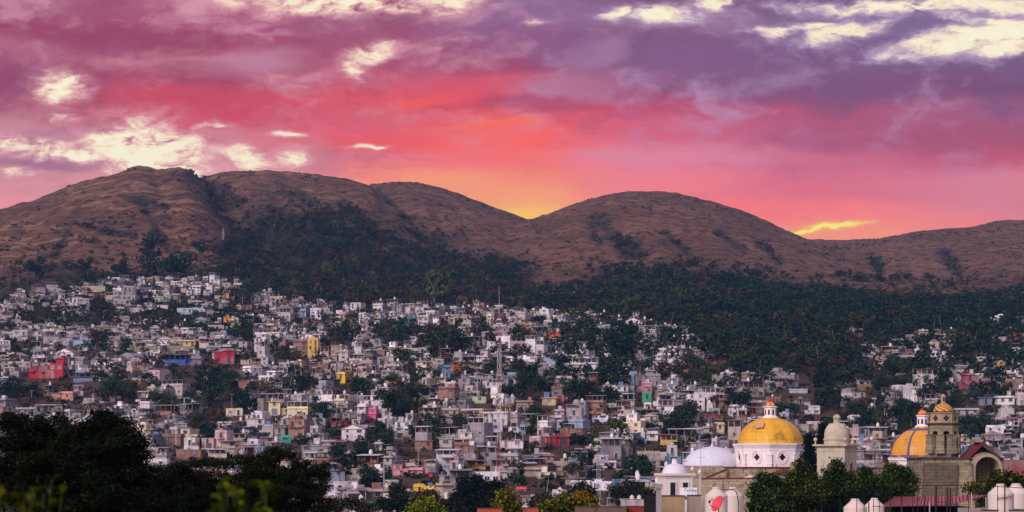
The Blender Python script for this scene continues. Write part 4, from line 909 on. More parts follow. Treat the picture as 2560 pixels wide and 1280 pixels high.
nk = MB(); nk.lathe([(S.m(10), 0), (S.m(8), S.m(3)), (S.m(7), S.m(12)), (S.m(8), S.m(12.5)), (S.m(8), S.m(14))], 12, WHITE, 'plaster'); nk.lathe([(S.m(5), S.m(14)), (S.m(5), S.m(17)), (.02, S.m(19))], 8, (0.22, 0.06, 0.04), 'plain'); o = nk.build('neck', tu); o.location = (0, 0, S.m(101))
# --- beige bell tower
S = Site(2092, 325, 1200); bt = S.root('bell_tower', math.radians(-33)); tag(bt, 'stained beige square bell tower with a rounded cap and arched niches', 'bell tower')
hw = S.m(37); b = MB(); b.box(-hw, -hw, -14, hw, hw, S.m(72), BEIGE, 'grime'); b.box(-hw - .06, -hw - .06, S.m(72), hw + .06, hw + .06, S.m(73.5), BEIGE, 'grime'); b.box(-hw + .01, -hw + .01, S.m(73.5), hw - .01, hw - .01, S.m(82), BEIGE, 'grime')
b.box(-hw - .25, -hw - .25, S.m(82), hw + .25, hw + .25, S.m(85), BEIGE, 'grime'); b.box(-hw - .6, -hw - .6, S.m(85), hw + .6, hw + .6, S.m(89), BEIGE, 'grime'); b.build('wall', bt)
for rz in (0, math.pi / 2, math.pi, -math.pi / 2):
    a = arch(.72 * 2, S.m(28), .14, .10, sh(BEIGE, 1.1), 'grime'); f = arch_fill(1.43, S.m(28), .012, (0.13, 0.10, 0.065), 'grime'); q = math.cos(rz), math.sin(rz)
    o = a.build('niche', bt); o.location = (q[1] * (hw + .0), -q[0] * hw, S.m(5)); o.rotation_euler = (0, 0, rz); f.build('niche_back', o)
b = MB(); b.lathe([(S.m(32), 0), (S.m(32), S.m(10)), (S.m(34), S.m(11)), (S.m(34), S.m(14)), (S.m(31.5), S.m(14.5))], 32, BEIGE, 'grime'); o = b.build('cap_drum', bt, False); o.location = (0, 0, S.m(89))
b = MB(); b.lathe([(S.m(31), 0), (S.m(31), S.m(12)), (S.m(29), S.m(22)), (S.m(24), S.m(31)), (S.m(20), S.m(36)), (S.m(18.5), S.m(37.5)), (S.m(9), S.m(38.5))], 32, sh(BEIGE, 1.05), 'grime'); o = b.build('dome', bt, True); o.location = (0, 0, S.m(103.5))
b = MB(); b.lathe([(S.m(8.5), 0), (S.m(8.5), S.m(13)), (S.m(9.5), S.m(13.5)), (S.m(9.5), S.m(15)), (S.m(8), S.m(19)), (S.m(4), S.m(22.5)), (.02, S.m(23.5))], 20, BEIGE, 'grime'); o = b.build('finial', bt, True); o.location = (0, 0, S.m(141))
for sx, sy in ((-1, -1), (1, -1), (-1, 1), (1, 1)):
    b = MB(); b.lathe([(.16, 0), (.12, .5), (.30, .62), (.34, .85), (.2, 1.1), (.02, 1.16)], 12, sh(BEIGE, 1.1), 'grime'); o = b.build('corner_ball', bt, True); o.location = (sx * (hw + .2), sy * (hw + .2), S.m(89))
# --- second dome church
S = Site(2306, 330, 1190); c2 = S.root('blue_ribbed_church'); tag(c2, 'church with an orange tiled dome striped by blue ribs behind the stone tower', 'church')
rot = math.radians(-90 + 8); R0 = S.m(86)
b = MB(); b.lathe([(R0, -12), (R0, S.m(36)), (R0 * 1.04, S.m(40)), (R0 * 1.04, S.m(44)), (R0 * 1.06, S.m(46)), (R0 * .98, S.m(47))], 8, WHITE, 'plaster', rot=rot); dro = b.build('drum', c2)
prof = dome_prof(S.m(83), S.m(74), S.m(20)); dm = arc_facets(prof, rot); dm.c = [(0.76, 0.37, 0.05)] * len(dm.c); o = dm.build('dome', c2, True); o.location = (0, 0, S.m(49))
BL = (0.07, 0.09, 0.20)
for k in range(8):
    a = rot + k * math.pi / 4; rb = MB()
    for j in range(len(prof) - 1):
        (r0, z0), (r1, z1) = prof[j], prof[j + 1]; r0 += .05; r1 += .05; w0, w1 = .03 + .16 * r0 / prof[0][0], .03 + .16 * r1 / prof[0][0]; P = []
        for rr, zz, ww in ((r0, z0, w0), (r1, z1, w1)):
            for s_ in (-1, 1): P.append((rr * math.cos(a) - s_ * ww * math.sin(a), rr * math.sin(a) + s_ * ww * math.cos(a), zz + .02))
        rb.slab([P[0], P[1], P[3], P[2]], .1, BL, 'plain')
    o = rb.build('dome_rib', c2); o.location = (0, 0, S.m(49))
b = MB(); b.lathe([(S.m(84.5), -.0), (S.m(84.5), .22), (S.m(83), .24)], 8, (0.16, 0.07, 0.16), 'plain', rot=rot); b.lathe([(S.m(42), S.m(64.5)), (S.m(30), S.m(69.5)), (S.m(26), S.m(70))], 8, BL, 'plain', rot=rot); o = b.build('blue_bands', c2); o.location = (0, 0, S.m(49))
b = MB(); b.lathe([(S.m(21), 0), (S.m(17), S.m(5)), (S.m(14), S.m(6)), (S.m(14), S.m(26)), (S.m(17), S.m(29)), (S.m(17), S.m(31)), (S.m(12), S.m(31.5))], 8, WHITE, 'plaster', rot=rot); lo = b.build('lantern', c2); lo.location = (0, 0, S.m(121))
for k in range(8):
    a2 = rot + math.pi / 8 + k * math.pi / 4; ap = S.m(14) * math.cos(math.pi / 8); o = arch_fill(.34, .7, .02, DARK, 'glass').build('window', lo); o.location = (ap * math.cos(a2), ap * math.sin(a2), S.m(9)); o.rotation_euler = (0, 0, a2 + math.pi / 2)
b = MB(); b.lathe(dome_prof(S.m(12.5), S.m(12), .06), 16, (0.62, 0.25, 0.04), 'plain', cols=lambda k, j: (0.42, 0.02, 0.03) if j < 2 else (0.62, 0.25, 0.04)); o = b.build('lantern_cap', lo); o.location = (0, 0, S.m(31.5))
b = MB(); b.lathe([(.02, 0), (.15, .05), (.22, .2), (.15, .36), (.02, .42)], 10, (0.5, 0.015, 0.035), 'plain'); o = b.build('finial_ball', lo); o.location = (0, 0, S.m(43)); cross(2.2, lo, S.m(49))
# --- stone tower and scooped facade in front of it
STONE = (0.31, 0.26, 0.18)
S = Site(2358, 305, 1150); sc = S.root('stone_church_front'); tag(sc, 'blackened stone church front with an open belfry and a deep arched portal', 'church')
SR = math.radians(-90 + 22)
def tw(name, prof, col=STONE, mat='stone', n=8, parent=sc, rz=None): 
    m = MB(); m.lathe([(S.m(a), S.m(b)) for a, b in prof], n, col, mat, rot=SR if rz is None else rz); return m.build(name, parent)
tw('belfry_base', [(42, 4), (42, 12), (44, 13), (44, 16), (39, 18)], n=4, rz=math.radians(-90 + 14), col=sh(STONE, .8))
# belfry: eight piers carrying arches
bf = MB(); 
for k in range(8):
    a = SR + k * math.pi / 4; rr = S.m(36); pm = MB(); pm.box(-.62, -.36, 0, .62, .5, S.m(45), STONE, 'stone'); pm.box(-.70, -.44, S.m(45), .70, .5, S.m(47.5), sh(STONE, .8), 'stone'); pm.box(-.72, -.46, -.01, .72, .55, S.m(12), sh(STONE, .9), 'stone')
    bf.add(pm, Matrix.Translation((rr * math.cos(a), rr * math.sin(a), S.m(16))) @ Matrix.Rotation(a + math.pi / 2, 4, 'Z'))
bf.build('belfry_pier', sc)
av = MB()
ap = S.m(39) * math.cos(math.pi / 8); fw = 2 * S.m(39) * math.sin(math.pi / 8)
for k in range(8):
    a = SR + math.pi / 8 + k * math.pi / 4; am = MB(); ow = fw * .58; hh = S.m(24.5); n = 12
    for j in range(n):                                     # spandrel wall above the arch
        x0, x1 = -ow / 2 + ow * j / n, -ow / 2 + ow * (j + 1) / n; z0 = math.sqrt(max(0, (ow / 2) ** 2 - x0 * x0)); z1 = math.sqrt(max(0, (ow / 2) ** 2 - x1 * x1)); am.prism([(x0, z0), (x1, z1), (x1, hh), (x0, hh)], 0, .6, STONE, 'stone')
    am.box(-fw / 2, 0, 0, -ow / 2, .6, hh, STONE, 'stone'); am.box(ow / 2, 0, 0, fw / 2, .6, hh, STONE, 'stone')
    av.add(am, Matrix.Translation((ap * math.cos(a), ap * math.sin(a), S.m(63.5))) @ Matrix.Rotation(a + math.pi / 2, 4, 'Z'))
av.build('belfry_arch', sc)
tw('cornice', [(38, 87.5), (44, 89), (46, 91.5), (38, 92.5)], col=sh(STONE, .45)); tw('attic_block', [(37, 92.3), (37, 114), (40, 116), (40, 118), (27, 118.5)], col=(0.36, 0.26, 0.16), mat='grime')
for k in range(8):
    a2 = SR + math.pi / 8 + k * math.pi / 4; ap2 = S.m(37) * math.cos(math.pi / 8); o = quatrefoil(.42, .03, DARK, 'glass').build('attic_opening', sc); o.location = (ap2 * math.cos(a2), ap2 * math.sin(a2), S.m(104)); o.rotation_euler = (0, 0, a2 + math.pi / 2)
pr = dome_prof(S.m(25), S.m(24), S.m(5), 12); b = MB(); b.lathe(pr, 48, GOLD, 'plain', cols=lambda k, j: (0.09, 0.035, 0.02) if ((k + 2.0 * j) % 6) < 1.9 or j < 1 else (0.62, 0.32, 0.07)); o = b.build('striped_dome', sc, True); o.location = (0, 0, S.m(118.5))
b = MB(); b.lathe([(S.m(7), 0), (S.m(5.5), S.m(2)), (S.m(5.5), S.m(15)), (S.m(7), S.m(16)), (S.m(7), S.m(17)), (S.m(4.5), S.m(21)), (.03, S.m(23))], 12, (0.42, 0.30, 0.16), 'grime'); lo = b.build('lantern', sc); lo.location = (0, 0, S.m(142)); o = arch_fill(.3, .5, .02, DARK, 'glass').build('window', lo); o.location = (0, -S.m(5.5), S.m(4)); cross(1.7, lo, S.m(22))
bell = MB(); bell.lathe([(.55, 0), (.42, .25), (.34, .7), (.2, .95), (.03, 1.0)], 14, (0.05, 0.04, 0.03), 'metal'); o = bell.build('bell', sc, True); o.location = (0, 0, S.m(62))
bm = MB(); bm.box(-2.3, -.12, S.m(78), 2.3, .12, S.m(80), (0.05, 0.035, 0.03), 'wall'); bm.build('bell_beam', sc)
# body of the front
fb = MB(); Z0 = -16
fb.box(S.x(2296), -2.6, Z0, S.x(2414), 9, S.m(4), STONE, 'stone'); fb.box(S.x(2414) + .01, 1.2, Z0, S.x(2412) + S.m(103), 9, S.m(4), STONE, 'stone')
fb.v += []; 
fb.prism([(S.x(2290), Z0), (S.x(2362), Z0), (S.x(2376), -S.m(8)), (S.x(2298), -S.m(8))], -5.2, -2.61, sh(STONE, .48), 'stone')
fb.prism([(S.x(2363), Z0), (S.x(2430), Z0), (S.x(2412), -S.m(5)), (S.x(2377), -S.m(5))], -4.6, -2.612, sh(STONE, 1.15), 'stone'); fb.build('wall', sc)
cr = MB(); cr.box(S.x(2290), -3.0, S.m(4), S.x(2418), 9.2, S.m(7), (0.07, 0.055, 0.045), 'grime'); cr.box(S.x(2486), .6, S.m(4), S.x(2524), 9.2, S.m(6.5), (0.07, 0.055, 0.045), 'grime'); cr.build('blackened_cornice', sc)
AX = S.x(2453); ar = S.m(30); hA = S.m(-22) - Z0
po = MB(); po.add(arch(ar * 2, hA, S.m(7), 5.0, sh(STONE, 1.15), 'grime', n=24), Matrix.Translation((AX, .9, Z0))); po.add(arch(ar * 2 + S.m(14.2), hA, S.m(4), 3.2, sh(STONE, .8), 'stone', n=24), Matrix.Translation((AX, .9, Z0))); po.build('portal_arch', sc)
nb = MB(); N = 20; rr = ar - .01
for k in range(N):                                         # scooped shell behind the arch
    a, b2 = math.pi * k / N, math.pi * (k + 1) / N; y1 = lambda t: .9 + 4.4 * math.sin(t)
    nb.slab([(AX + rr * math.cos(a), .88 + 4.2 * math.sin(a), Z0), (AX + rr * math.cos(b2), .88 + 4.2 * math.sin(b2), Z0), (AX + rr * math.cos(b2), .88 + 4.2 * math.sin(b2), Z0 + hA + .6 * rr * math.sin(b2)), (AX + rr * math.cos(a), .88 + 4.2 * math.sin(a), Z0 + hA + .6 * rr * math.sin(a))], .1, (0.25, 0.20, 0.14), 'grime')
for k in range(10): 
    a, b2 = .5 * math.pi * k / 10, .5 * math.pi * (k + 1) / 10; q = lambda t: (rr * math.cos(t), rr * math.sin(t))
    for j in range(16):
        u, v_ = math.pi * j / 16, math.pi * (j + 1) / 16; P = []
        for t, uu in ((a, u), (a, v_), (b2, v_), (b2, u)): P.append((AX + rr * math.cos(uu) * math.cos(t) , .9 + 4.3 * math.sin(t) * .95, Z0 + hA + rr * math.sin(uu) * math.cos(t)))
        b0 = len(nb.v); nb.v += P; nb.face((b0, b0 + 1, b0 + 2, b0 + 3), (0.28, 0.22, 0.15), 'grime')
nb.build('portal_shell', sc)
rl = MB(); rp = random.Random(4)                           # carved relief in tiers: columns and figures
for j in range(5):
    zt = Z0 + 6 + j * 2.25; rl.box(AX - 2.3, .6, zt, AX + 1.5, 1.4, zt + .16, (0.32, 0.23, 0.16), 'grime')
    for k in range(6):
        xx = AX - 2.1 + k * .68
        if k % 2 == 0: rl.tube((xx, .8, zt + .17), (xx, .8, zt + 2.08), .13, (0.36, 0.25, 0.17), 'grime', 8)
        else: rl.lathe([(.20, zt + .17), (.24, zt + .7), (.26, zt + 1.1), (.10, zt + 1.3), (.15, zt + 1.5), (.02, zt + 1.7)], 8, (0.34, 0.22, 0.15), 'grime', cx=xx, cy=.85)
rl.build('carved_relief', sc)
gb = MB(); 
gb.prism([(S.x(2404), S.m(5)), (S.x(2415), S.m(5)), (S.x(2452), S.m(40)), (S.x(2447), S.m(46))], -2.4, 2.5, RED, 'metal'); gb.prism([(S.x(2448), S.m(34)), (S.x(2490), S.m(4)), (S.x(2494), S.m(6)), (S.x(2453), S.m(44))], -2.4, 2.5, (0.06, 0.05, 0.045), 'grime')
gb.prism([(S.x(2417), S.m(3)), (S.x(2488), S.m(3)), (S.x(2452), S.m(36))], .95, 3, STONE, 'stone'); gb.box(S.x(2432), -2.2, S.m(44), S.x(2450), 1.6, S.m(51), sh(STONE, .9), 'grime'); gb.lathe([(.5, S.m(40)), (.3, S.m(48)), (.42, S.m(52)), (.2, S.m(58)), (.02, S.m(63))], 10, (0.04, 0.035, 0.03), 'grime', cx=S.x(2454), cy=-1)
gb.build('gable', sc)
# cloister wall between the towers
S = Site(2200, 340, 1172); wl = S.root('stone_yard_wall'); m = MB(); m.box(S.x(2130), 0, -14, S.x(2300), 1, 0, STONE, 'stone'); m.build('wall', wl); m = MB(); m.box(S.x(2128), -.2, .001, S.x(2302), 1.2, .3, (0.13, 0.08, 0.06), 'grime'); m.build('coping', wl); tag(wl, 'long stone wall with a dark coping behind the front trees', 'wall')
# ------------------------------------------------------------------ masts and poles standing in the town
def mast(px, pb, pt, Y, wpx, bands, label, top=0):
    z0 = ZZ(pb, Y); X = XX(px, Y); H = (pb - pt) * Y / F; w = wpx * Y / F; root = empty('radio_mast', (X, Y, z0)); legs = [(-w / 2, 0), (w / 2, 0), (0, w * .8)]; t = .06
    segs = [0] + [pb - b[0] for b in bands[:-1]] ; 
    def colz(z):
        p = pb - z * F / Y
        for lim, c in bands:
            if p >= lim: return c
        return bands[-1][1]
    n = int(H / (w * 1.5)); lg = MB(); br = MB()
    for x, y in legs:
        for k in range(n): lg.tube((x, y, H * k / n), (x, y, H * (k + 1) / n), t, colz(H * (k + .5) / n), 'plain', 4)
    for k in range(n):
        z0_, z1 = H * k / n, H * (k + 1) / n
        for i in range(3):
            a, b = legs[i], legs[(i + 1) % 3]
            if k % 2: a, b = b, a
            br.tube((a[0], a[1], z0_), (b[0], b[1], z1), t * .55, colz(z0_), 'plain', 3); br.tube((a[0], a[1], z1), (b[0], b[1], z1), t * .5, colz(z0_), 'plain', 3)
    lg.build('lattice_leg', root); br.build('bracing', root)
    if top:
        m = MB(); hh = top * Y / F; m.tube((0, .2, H), (0, .2, H + hh), .10, (0.35, 0.33, 0.33), 'plain', 5, .04); m.build('antenna_rod', root)
        m = MB(); rr_ = random.Random(2)
        for k in range(7): m.box(rr_.uniform(-1, .5), -.5, H - 3 + k * .6, rr_.uniform(.5, 1.2), .3, H - 2.6 + k * .6, rr_.choice([(0.5, 0.5, 0.5), (0.1, 0.1, 0.1), (0.4, 0.04, 0.05)]), 'plain')
        m.build('aerial_cluster', root)
    tag(root, label, 'radio mast'); return root
WH, RD = (0.62, 0.58, 0.60), (0.28, 0.07, 0.065)
mast(1248, 1258, 790, 545, 9, [(1215, WH), (1175, (0.34, 0.2, 0.18)), (1110, RD), (1020, WH), (945, RD), (870, WH), (785, RD)], 'tall thin red and white lattice mast rising through the town centre', 72)
mast(558, 672, 572, 1480, 4, [(640, WH), (610, RD), (565, WH)], 'small pale mast standing on the knoll of the left hill')
def pole(px, pb, pt, Y, label, arms=0, col=(0.42, 0.40, 0.42), w=.14, lamp=False, cat='utility pole', name='utility_pole'):
    z0 = ZZ(pb, Y); H = (pb - pt) * Y / F; root = empty(name, (XX(px, Y), Y, z0)); m = MB(); m.tube((0, 0, -2), (0, 0, H), w, col, 'wall', 7, w * .7); m.build('pole', root)
    for k in range(arms):
        a = MB(); zz = H * (1 - .04 - k * .11); a.box(-.9, -.06, zz, .9, .06, zz + .12, sh(col, .8), 'wall')
        for e in (-.85, -.4, .4, .85): a.tube((e, 0, zz + .12), (e, 0, zz + .34), .05, (0.12, 0.10, 0.1), 'plain', 5)
        a.build('cross_arm', root)
    if lamp:
        a = MB(); a.tube((0, 0, H - .1), (1.0, -.2, H + .25), .05, col); a.build('arm', root); a = MB(); a.box(.85, -.32, H + .16, 1.5, -.1, H + .3, (0.6, 0.6, 0.62), 'plain'); a.build('lamp_head', root)
    tag(root, label, cat); return root
pole(960, 1254, 1154, 470, 'thick pale concrete pole with three cross arms left of centre', 3, (0.34, 0.34, 0.38), .2)
pole(440, 1095, 1046, 600, 'white pole left of the brick houses', 0, (0.6, 0.58, 0.58), .11)
pole(1702, 1262, 1150, 300, 'slender grey pole left of the white turret', 1, (0.30, 0.28, 0.30), .09)
pole(868, 1280, 1226, 330, 'pale lamp pole over the dark bushes', 0, (0.50, 0.46, 0.42), .09, True, 'street lamp', 'street_lamp')
ty = mast(1496, 1262, 1146, 480, 9, [(0, (0.36, 0.36, 0.40))], 'grey lattice power pylon right of the town centre')
for z in (.95, .75, .55):
    a = MB(); H = 116 * 480 / F; a.box(-1.5, -.1, H * z, 1.5, .1, H * z + .14, (0.36, 0.36, 0.40), 'plain')
    for e in (-1.4, 1.4): a.tube((e, 0, H * z - .5), (e, 0, H * z), .06, (0.1, 0.1, 0.12), 'plain', 5)
    a.build('cross_arm', ty)
rp = random.Random(21); n_ = 0
for k in range(60):
    px, py = rp.uniform(20, 2540), rp.uniform(760, 1200)
    if py < town_top(px) + 10 or (px > 1650 and py > 1100) or (px < 420 and py > 1050): continue
    Y = hit(px, py)
    if not Y or n_ >= 34: continue
    n_ += 1; h = rp.uniform(6, 9); lm = rp.random() < .5
    pole(px, py, py - h * F / Y, Y, where(px, py - h * .5 * F / Y, 'pale street lamp' if lm else 'thin utility pole'), 0 if lm else 1, (0.42, 0.40, 0.42), .10, lm, 'street lamp' if lm else 'utility pole', 'street_lamp' if lm else 'utility_pole')['group'] = 'poles and lamps along the hillside lanes'
# ------------------------------------------------------------------ palms
def palm(px, pb, pt, Y, label, rpx=22):
    z0 = ZZ(pb, Y); H = (pb - pt) * Y / F; R_ = rpx * Y / F; root = empty('fan_palm', (XX(px, Y), Y, z0)); m = MB()
    for k in range(8): m.tube((.12 * math.sin(k), 0, H * .9 * k / 8 - 1), (.12 * math.sin(k + 1), 0, H * .9 * (k + 1) / 8 - 1), .26 - .012 * k, (0.16, 0.12, 0.09), 'wall', 7)
    m.build('trunk', root); rs_ = np.random.RandomState(int(px)); V = []; 
    for k in range(46):
        e = rs_.uniform(-1.0, 1.35); a = rs_.uniform(0, 6.28); D = np.array([math.cos(a) * math.cos(e), math.sin(a) * math.cos(e), math.sin(e)]); base = np.array([0, 0, H * .9 - 1]) ; c = base + D * R_ * .62
        side = np.cross(D, [0, 0, 1.]); side /= np.linalg.norm(side) + 1e-6; up = np.cross(side, D)
        for j in range(13):
            t = (j - 6) / 6 * 1.25; d = D * math.cos(t) + side * math.sin(t); tip = c + d * R_ * .46 - np.array([0, 0, .12 * R_ * abs(t)]); wv = np.cross(d, up) * .10
            V += [c, c + d * R_ * .2 + wv, tip, c + d * R_ * .2 - wv]
    V = np.array(V); nq = len(V) // 4; np_mesh('fronds', V, nq, np.tile((0.040, 0.052, 0.024), (nq, 1)) * rs_.uniform(.6, 1.3, (nq, 1)), root)
    sk = MB(); sk.lathe([(.3, H * .9 - 3.2), (.75, H * .9 - 2.2), (.5, H * .9 - 1.1)], 9, (0.15, 0.11, 0.06), 'wall'); sk.build('dry_skirt', root); tag(root, label, 'palm tree')
palm(850, 1226, 1142, 520, 'fan palm with a slim bare trunk, taller of the palm pair')
palm(902, 1215, 1152, 530, 'shorter fan palm right of the taller fan palm', 20)
palm(812, 1215, 1160, 500, 'half hidden fan palm at the edge of the dark trees', 24)
# ------------------------------------------------------------------ foreground trees
def big_tree(name, label, Y, lob, n, size, cols_, seed, base, tr=.3, cat='tree', flat=1.0, depth=1.0, stretch=1.0, stems=6):
    rs_ = np.random.RandomState(seed); k = Y / F; X0 = XX(base[0], Y); Z0 = max(0.0, ZZ(base[1], Y)) if base[1] < 1279 else 0.0
    L = [(XX(px, Y) - X0, rs_.uniform(-.5, .5) * rx * k * depth, ZZ(py, Y) - Z0, rx * k, max(rx, ry) * k * depth, ry * k * flat) for px, py, rx, ry in lob]
    sub = []                                   # break each lobe into clumps
    for x, y, z, rx, ry, rz in L:
        for q in range(26):
            d = rs_.normal(0, 1, 3); d /= np.linalg.norm(d); f = rs_.uniform(.14, .36); g = rs_.uniform(.35, 1.0); sub.append((x + d[0] * rx * g, y + d[1] * ry * g, z + d[2] * rz * g, rx * f, ry * f, rz * f * .7))
    P, N = lobe_points(sub, rs_, n); P = P + rs_.normal(0, 1, P.shape) * np.array([1, 1, .8]) * size * 1.3; c = np.array(cols_)[rs_.randint(0, len(cols_), n)] * rs_.uniform(.7, 1.3, (n, 1))
    root = empty(name, (X0, Y, Z0)); np_mesh('crown', leaves(P, N, size, rs_, stretch), n, c, root)
    m = MB(); cz = sum(l[2] for l in L) / len(L); m.tube((0, 0, -.5), (0, 0, cz * .8), tr, (0.05, 0.042, 0.035), 'wall', 9, tr * .6)
    for q in L[:max(stems, 1)]:
        m.tube((0, 0, max(.2, cz * .45)), (q[0], q[1], q[2] + q[5] * .3), tr * .4, (0.05, 0.042, 0.035), 'wall', 6, tr * .1)
    m.build('trunk', root); tag(root, label, cat); return root
DK = [(0.005, 0.008, 0.0025), (0.009, 0.014, 0.003), (0.0035, 0.005, 0.002), (0.018, 0.026, 0.006), (0.004, 0.006, 0.002)]  # lightest tint puts highlights into the colour of scattered leaves
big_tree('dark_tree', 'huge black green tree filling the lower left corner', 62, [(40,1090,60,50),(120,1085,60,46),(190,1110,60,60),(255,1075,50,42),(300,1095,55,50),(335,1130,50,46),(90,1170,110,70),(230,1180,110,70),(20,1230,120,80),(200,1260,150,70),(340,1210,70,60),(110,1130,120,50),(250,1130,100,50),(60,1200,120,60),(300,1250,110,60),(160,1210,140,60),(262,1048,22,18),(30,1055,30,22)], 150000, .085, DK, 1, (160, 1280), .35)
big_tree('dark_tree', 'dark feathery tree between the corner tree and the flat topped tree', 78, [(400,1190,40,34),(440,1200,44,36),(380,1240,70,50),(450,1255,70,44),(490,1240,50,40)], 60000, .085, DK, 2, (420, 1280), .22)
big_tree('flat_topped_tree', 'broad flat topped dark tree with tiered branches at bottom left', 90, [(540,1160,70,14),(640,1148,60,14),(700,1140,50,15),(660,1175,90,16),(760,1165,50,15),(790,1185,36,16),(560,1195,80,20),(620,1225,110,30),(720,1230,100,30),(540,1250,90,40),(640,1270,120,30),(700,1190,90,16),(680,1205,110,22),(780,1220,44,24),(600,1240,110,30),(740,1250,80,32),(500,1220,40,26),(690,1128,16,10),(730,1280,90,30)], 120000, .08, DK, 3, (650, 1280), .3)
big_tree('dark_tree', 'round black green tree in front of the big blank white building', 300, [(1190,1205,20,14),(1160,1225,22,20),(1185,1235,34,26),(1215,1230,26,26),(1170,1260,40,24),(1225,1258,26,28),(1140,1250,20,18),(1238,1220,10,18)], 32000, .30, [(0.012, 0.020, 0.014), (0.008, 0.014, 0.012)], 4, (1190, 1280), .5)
big_tree('leafy_bush', 'bright yellow green rounded bush at the bottom centre', 190, [(1065,1272,22,16),(1045,1280,16,12),(1085,1280,18,12),(1062,1262,14,8)], 5000, .32, [(0.14, 0.16, 0.012), (0.09, 0.12, 0.015)], 5, (1065, 1290), .2, 'bush')
for i, (lob, lab, cl, Yq) in enumerate([
    ([(960,1262,30,14),(1000,1258,26,12),(1020,1272,30,12)], 'low dark bush left of the bright yellow green bush', 0, 230), ([(1110,1268,22,14),(1135,1275,18,12)], 'low dark bush right of the bright yellow green bush', 0, 225),
    ([(840,1262,30,16),(880,1258,24,14),(910,1270,24,14)], 'olive tangled bushes right of the flat topped tree', 2, 210), ([(1075,1240,18,10),(1050,1248,18,10)], 'thin brown twiggy bush over the bright bush', 3, 260),
    ([(1448,1222,24,12),(1470,1235,22,14),(1430,1240,20,12)], 'dark round tree below the long white wall', 0, 420), ([(1545,1225,30,12),(1580,1215,26,14),(1610,1235,30,14),(1560,1245,34,12)], 'dark scrubby trees right of the power pylon', 0, 420), ([(926,1200,20,26),(935,1225,22,22),(915,1222,18,20)], 'tall dark willow right of the palm pair', 4, 480),
    ([(990,1225,12,8),(1000,1240,18,10)], 'dark green tree by the yellow buildings', 0, 430), ([(1355,1250,22,12),(1340,1262,16,8)], 'grey green scrub by the vermilion building', 2, 400)]):
    big_tree('bush', lab, Yq, lob, 3600, Yq * .0012, [[(0.014, 0.022, 0.014), (0.022, 0.03, 0.016)], [(0.1, 0.1, 0.02)], [(0.030, 0.034, 0.014), (0.05, 0.045, 0.02)], [(0.05, 0.035, 0.022)], [(0.016, 0.028, 0.022)]][cl], 20 + i, (sum(l[0] for l in lob) / len(lob), 1290), .2, 'bush', stems=3)
YO = [(0.20, 0.14, 0.010), (0.13, 0.11, 0.012), (0.05, 0.06, 0.012)]
for i, (lob, lab) in enumerate([([(1262,1245,12,14),(1270,1262,16,12),(1256,1272,16,12),(1285,1275,14,10)], 'yellow leaved treetop in front of the vermilion building'), ([(1395,1265,20,10),(1370,1272,16,10),(1420,1275,20,8),(1408,1250,10,8)], 'yellow autumn treetop left of the dark red parapet'), ([(1455,1248,14,9),(1470,1262,16,9),(1445,1270,14,9)], 'yellowing treetop right of the yellow autumn treetop')]):
    big_tree('autumn_tree', lab, 150, lob, 2600, .26, YO, 40 + i, (lob[0][0], 1300), .12, stems=3)
# trees before the churches
FG = [(0.016, 0.030, 0.006), (0.085, 0.12, 0.012), (0.030, 0.05, 0.008), (0.008, 0.015, 0.005), (0.010, 0.018, 0.005)]  # brightest yellow-green tint paints highlights onto randomly chosen leaves
for i, (lob, n, lab) in enumerate([
    ([(1905,1195,14,14),(1930,1250,50,36),(1925,1205,22,18),(1900,1230,24,24),(1945,1225,28,26),(1915,1262,40,24),(1960,1265,30,20),(1890,1275,20,14)], 15000, 'leafy green tree in front of the golden dome church'),
    ([(2010,1175,16,14),(2010,1245,50,40),(1990,1195,24,18),(2020,1205,28,22),(1985,1235,34,28),(2035,1240,34,26),(2010,1270,44,22),(2000,1160,8,8)], 17000, 'leafy green tree between the golden dome and the beige tower'),
    ([(2095,1170,14,12),(2095,1245,55,38),(2080,1190,22,18),(2110,1200,24,18),(2070,1225,30,26),(2115,1235,34,26),(2090,1265,50,22),(2092,1158,7,7)], 17000, 'leafy green tree covering the foot of the beige bell tower'),
    ([(2165,1185,18,14),(2170,1240,50,34),(2180,1205,26,20),(2150,1215,22,20),(2185,1240,34,24),(2150,1262,34,24)], 13000, 'leafy green tree right of the beige bell tower'),
    ([(2230,1172,18,13),(2240,1235,50,34),(2255,1180,24,16),(2225,1195,26,18),(2262,1205,28,20),(2230,1225,36,22),(2215,1255,40,26)], 16000, 'leafy green tree in front of the white drum of the ribbed dome')]):
    big_tree('leafy_tree', lab, 200 + i * 6, lob, int(n * 2.2), .22, FG, 60 + i, (lob[2][0], 1290), .22)['group'] = 'green trees in front of the churches'
big_tree('leafy_bush', 'green treetops at the right edge before the arched portal', 160, [(2500,1245,50,30),(2490,1200,14,12),(2510,1195,18,14),(2535,1205,22,16),(2500,1222,30,16),(2550,1220,26,18),(2430,1222,14,7)], 8000, .26, FG, 80, (2515, 1290), .2)
cy = big_tree('cypress', 'narrow pointed dark cypress between the golden dome and the beige tower', 336, [(2025,1065 + 30 + k * 12, 3 + k * 1.75, 10) for k in range(9)], 9000, .34, [(0.006, 0.010, 0.007), (0.010, 0.015, 0.008)], 82, (2025, 1290), .3, depth=1)
big_tree('cypress', 'thin dark cypress mostly hidden behind the beige tower', 352, [(2056, 1062 + k * 11, 2.5 + k * 1.3, 9) for k in range(6)], 3500, .32, [(0.006, 0.010, 0.007)], 83, (2056, 1290), .25)
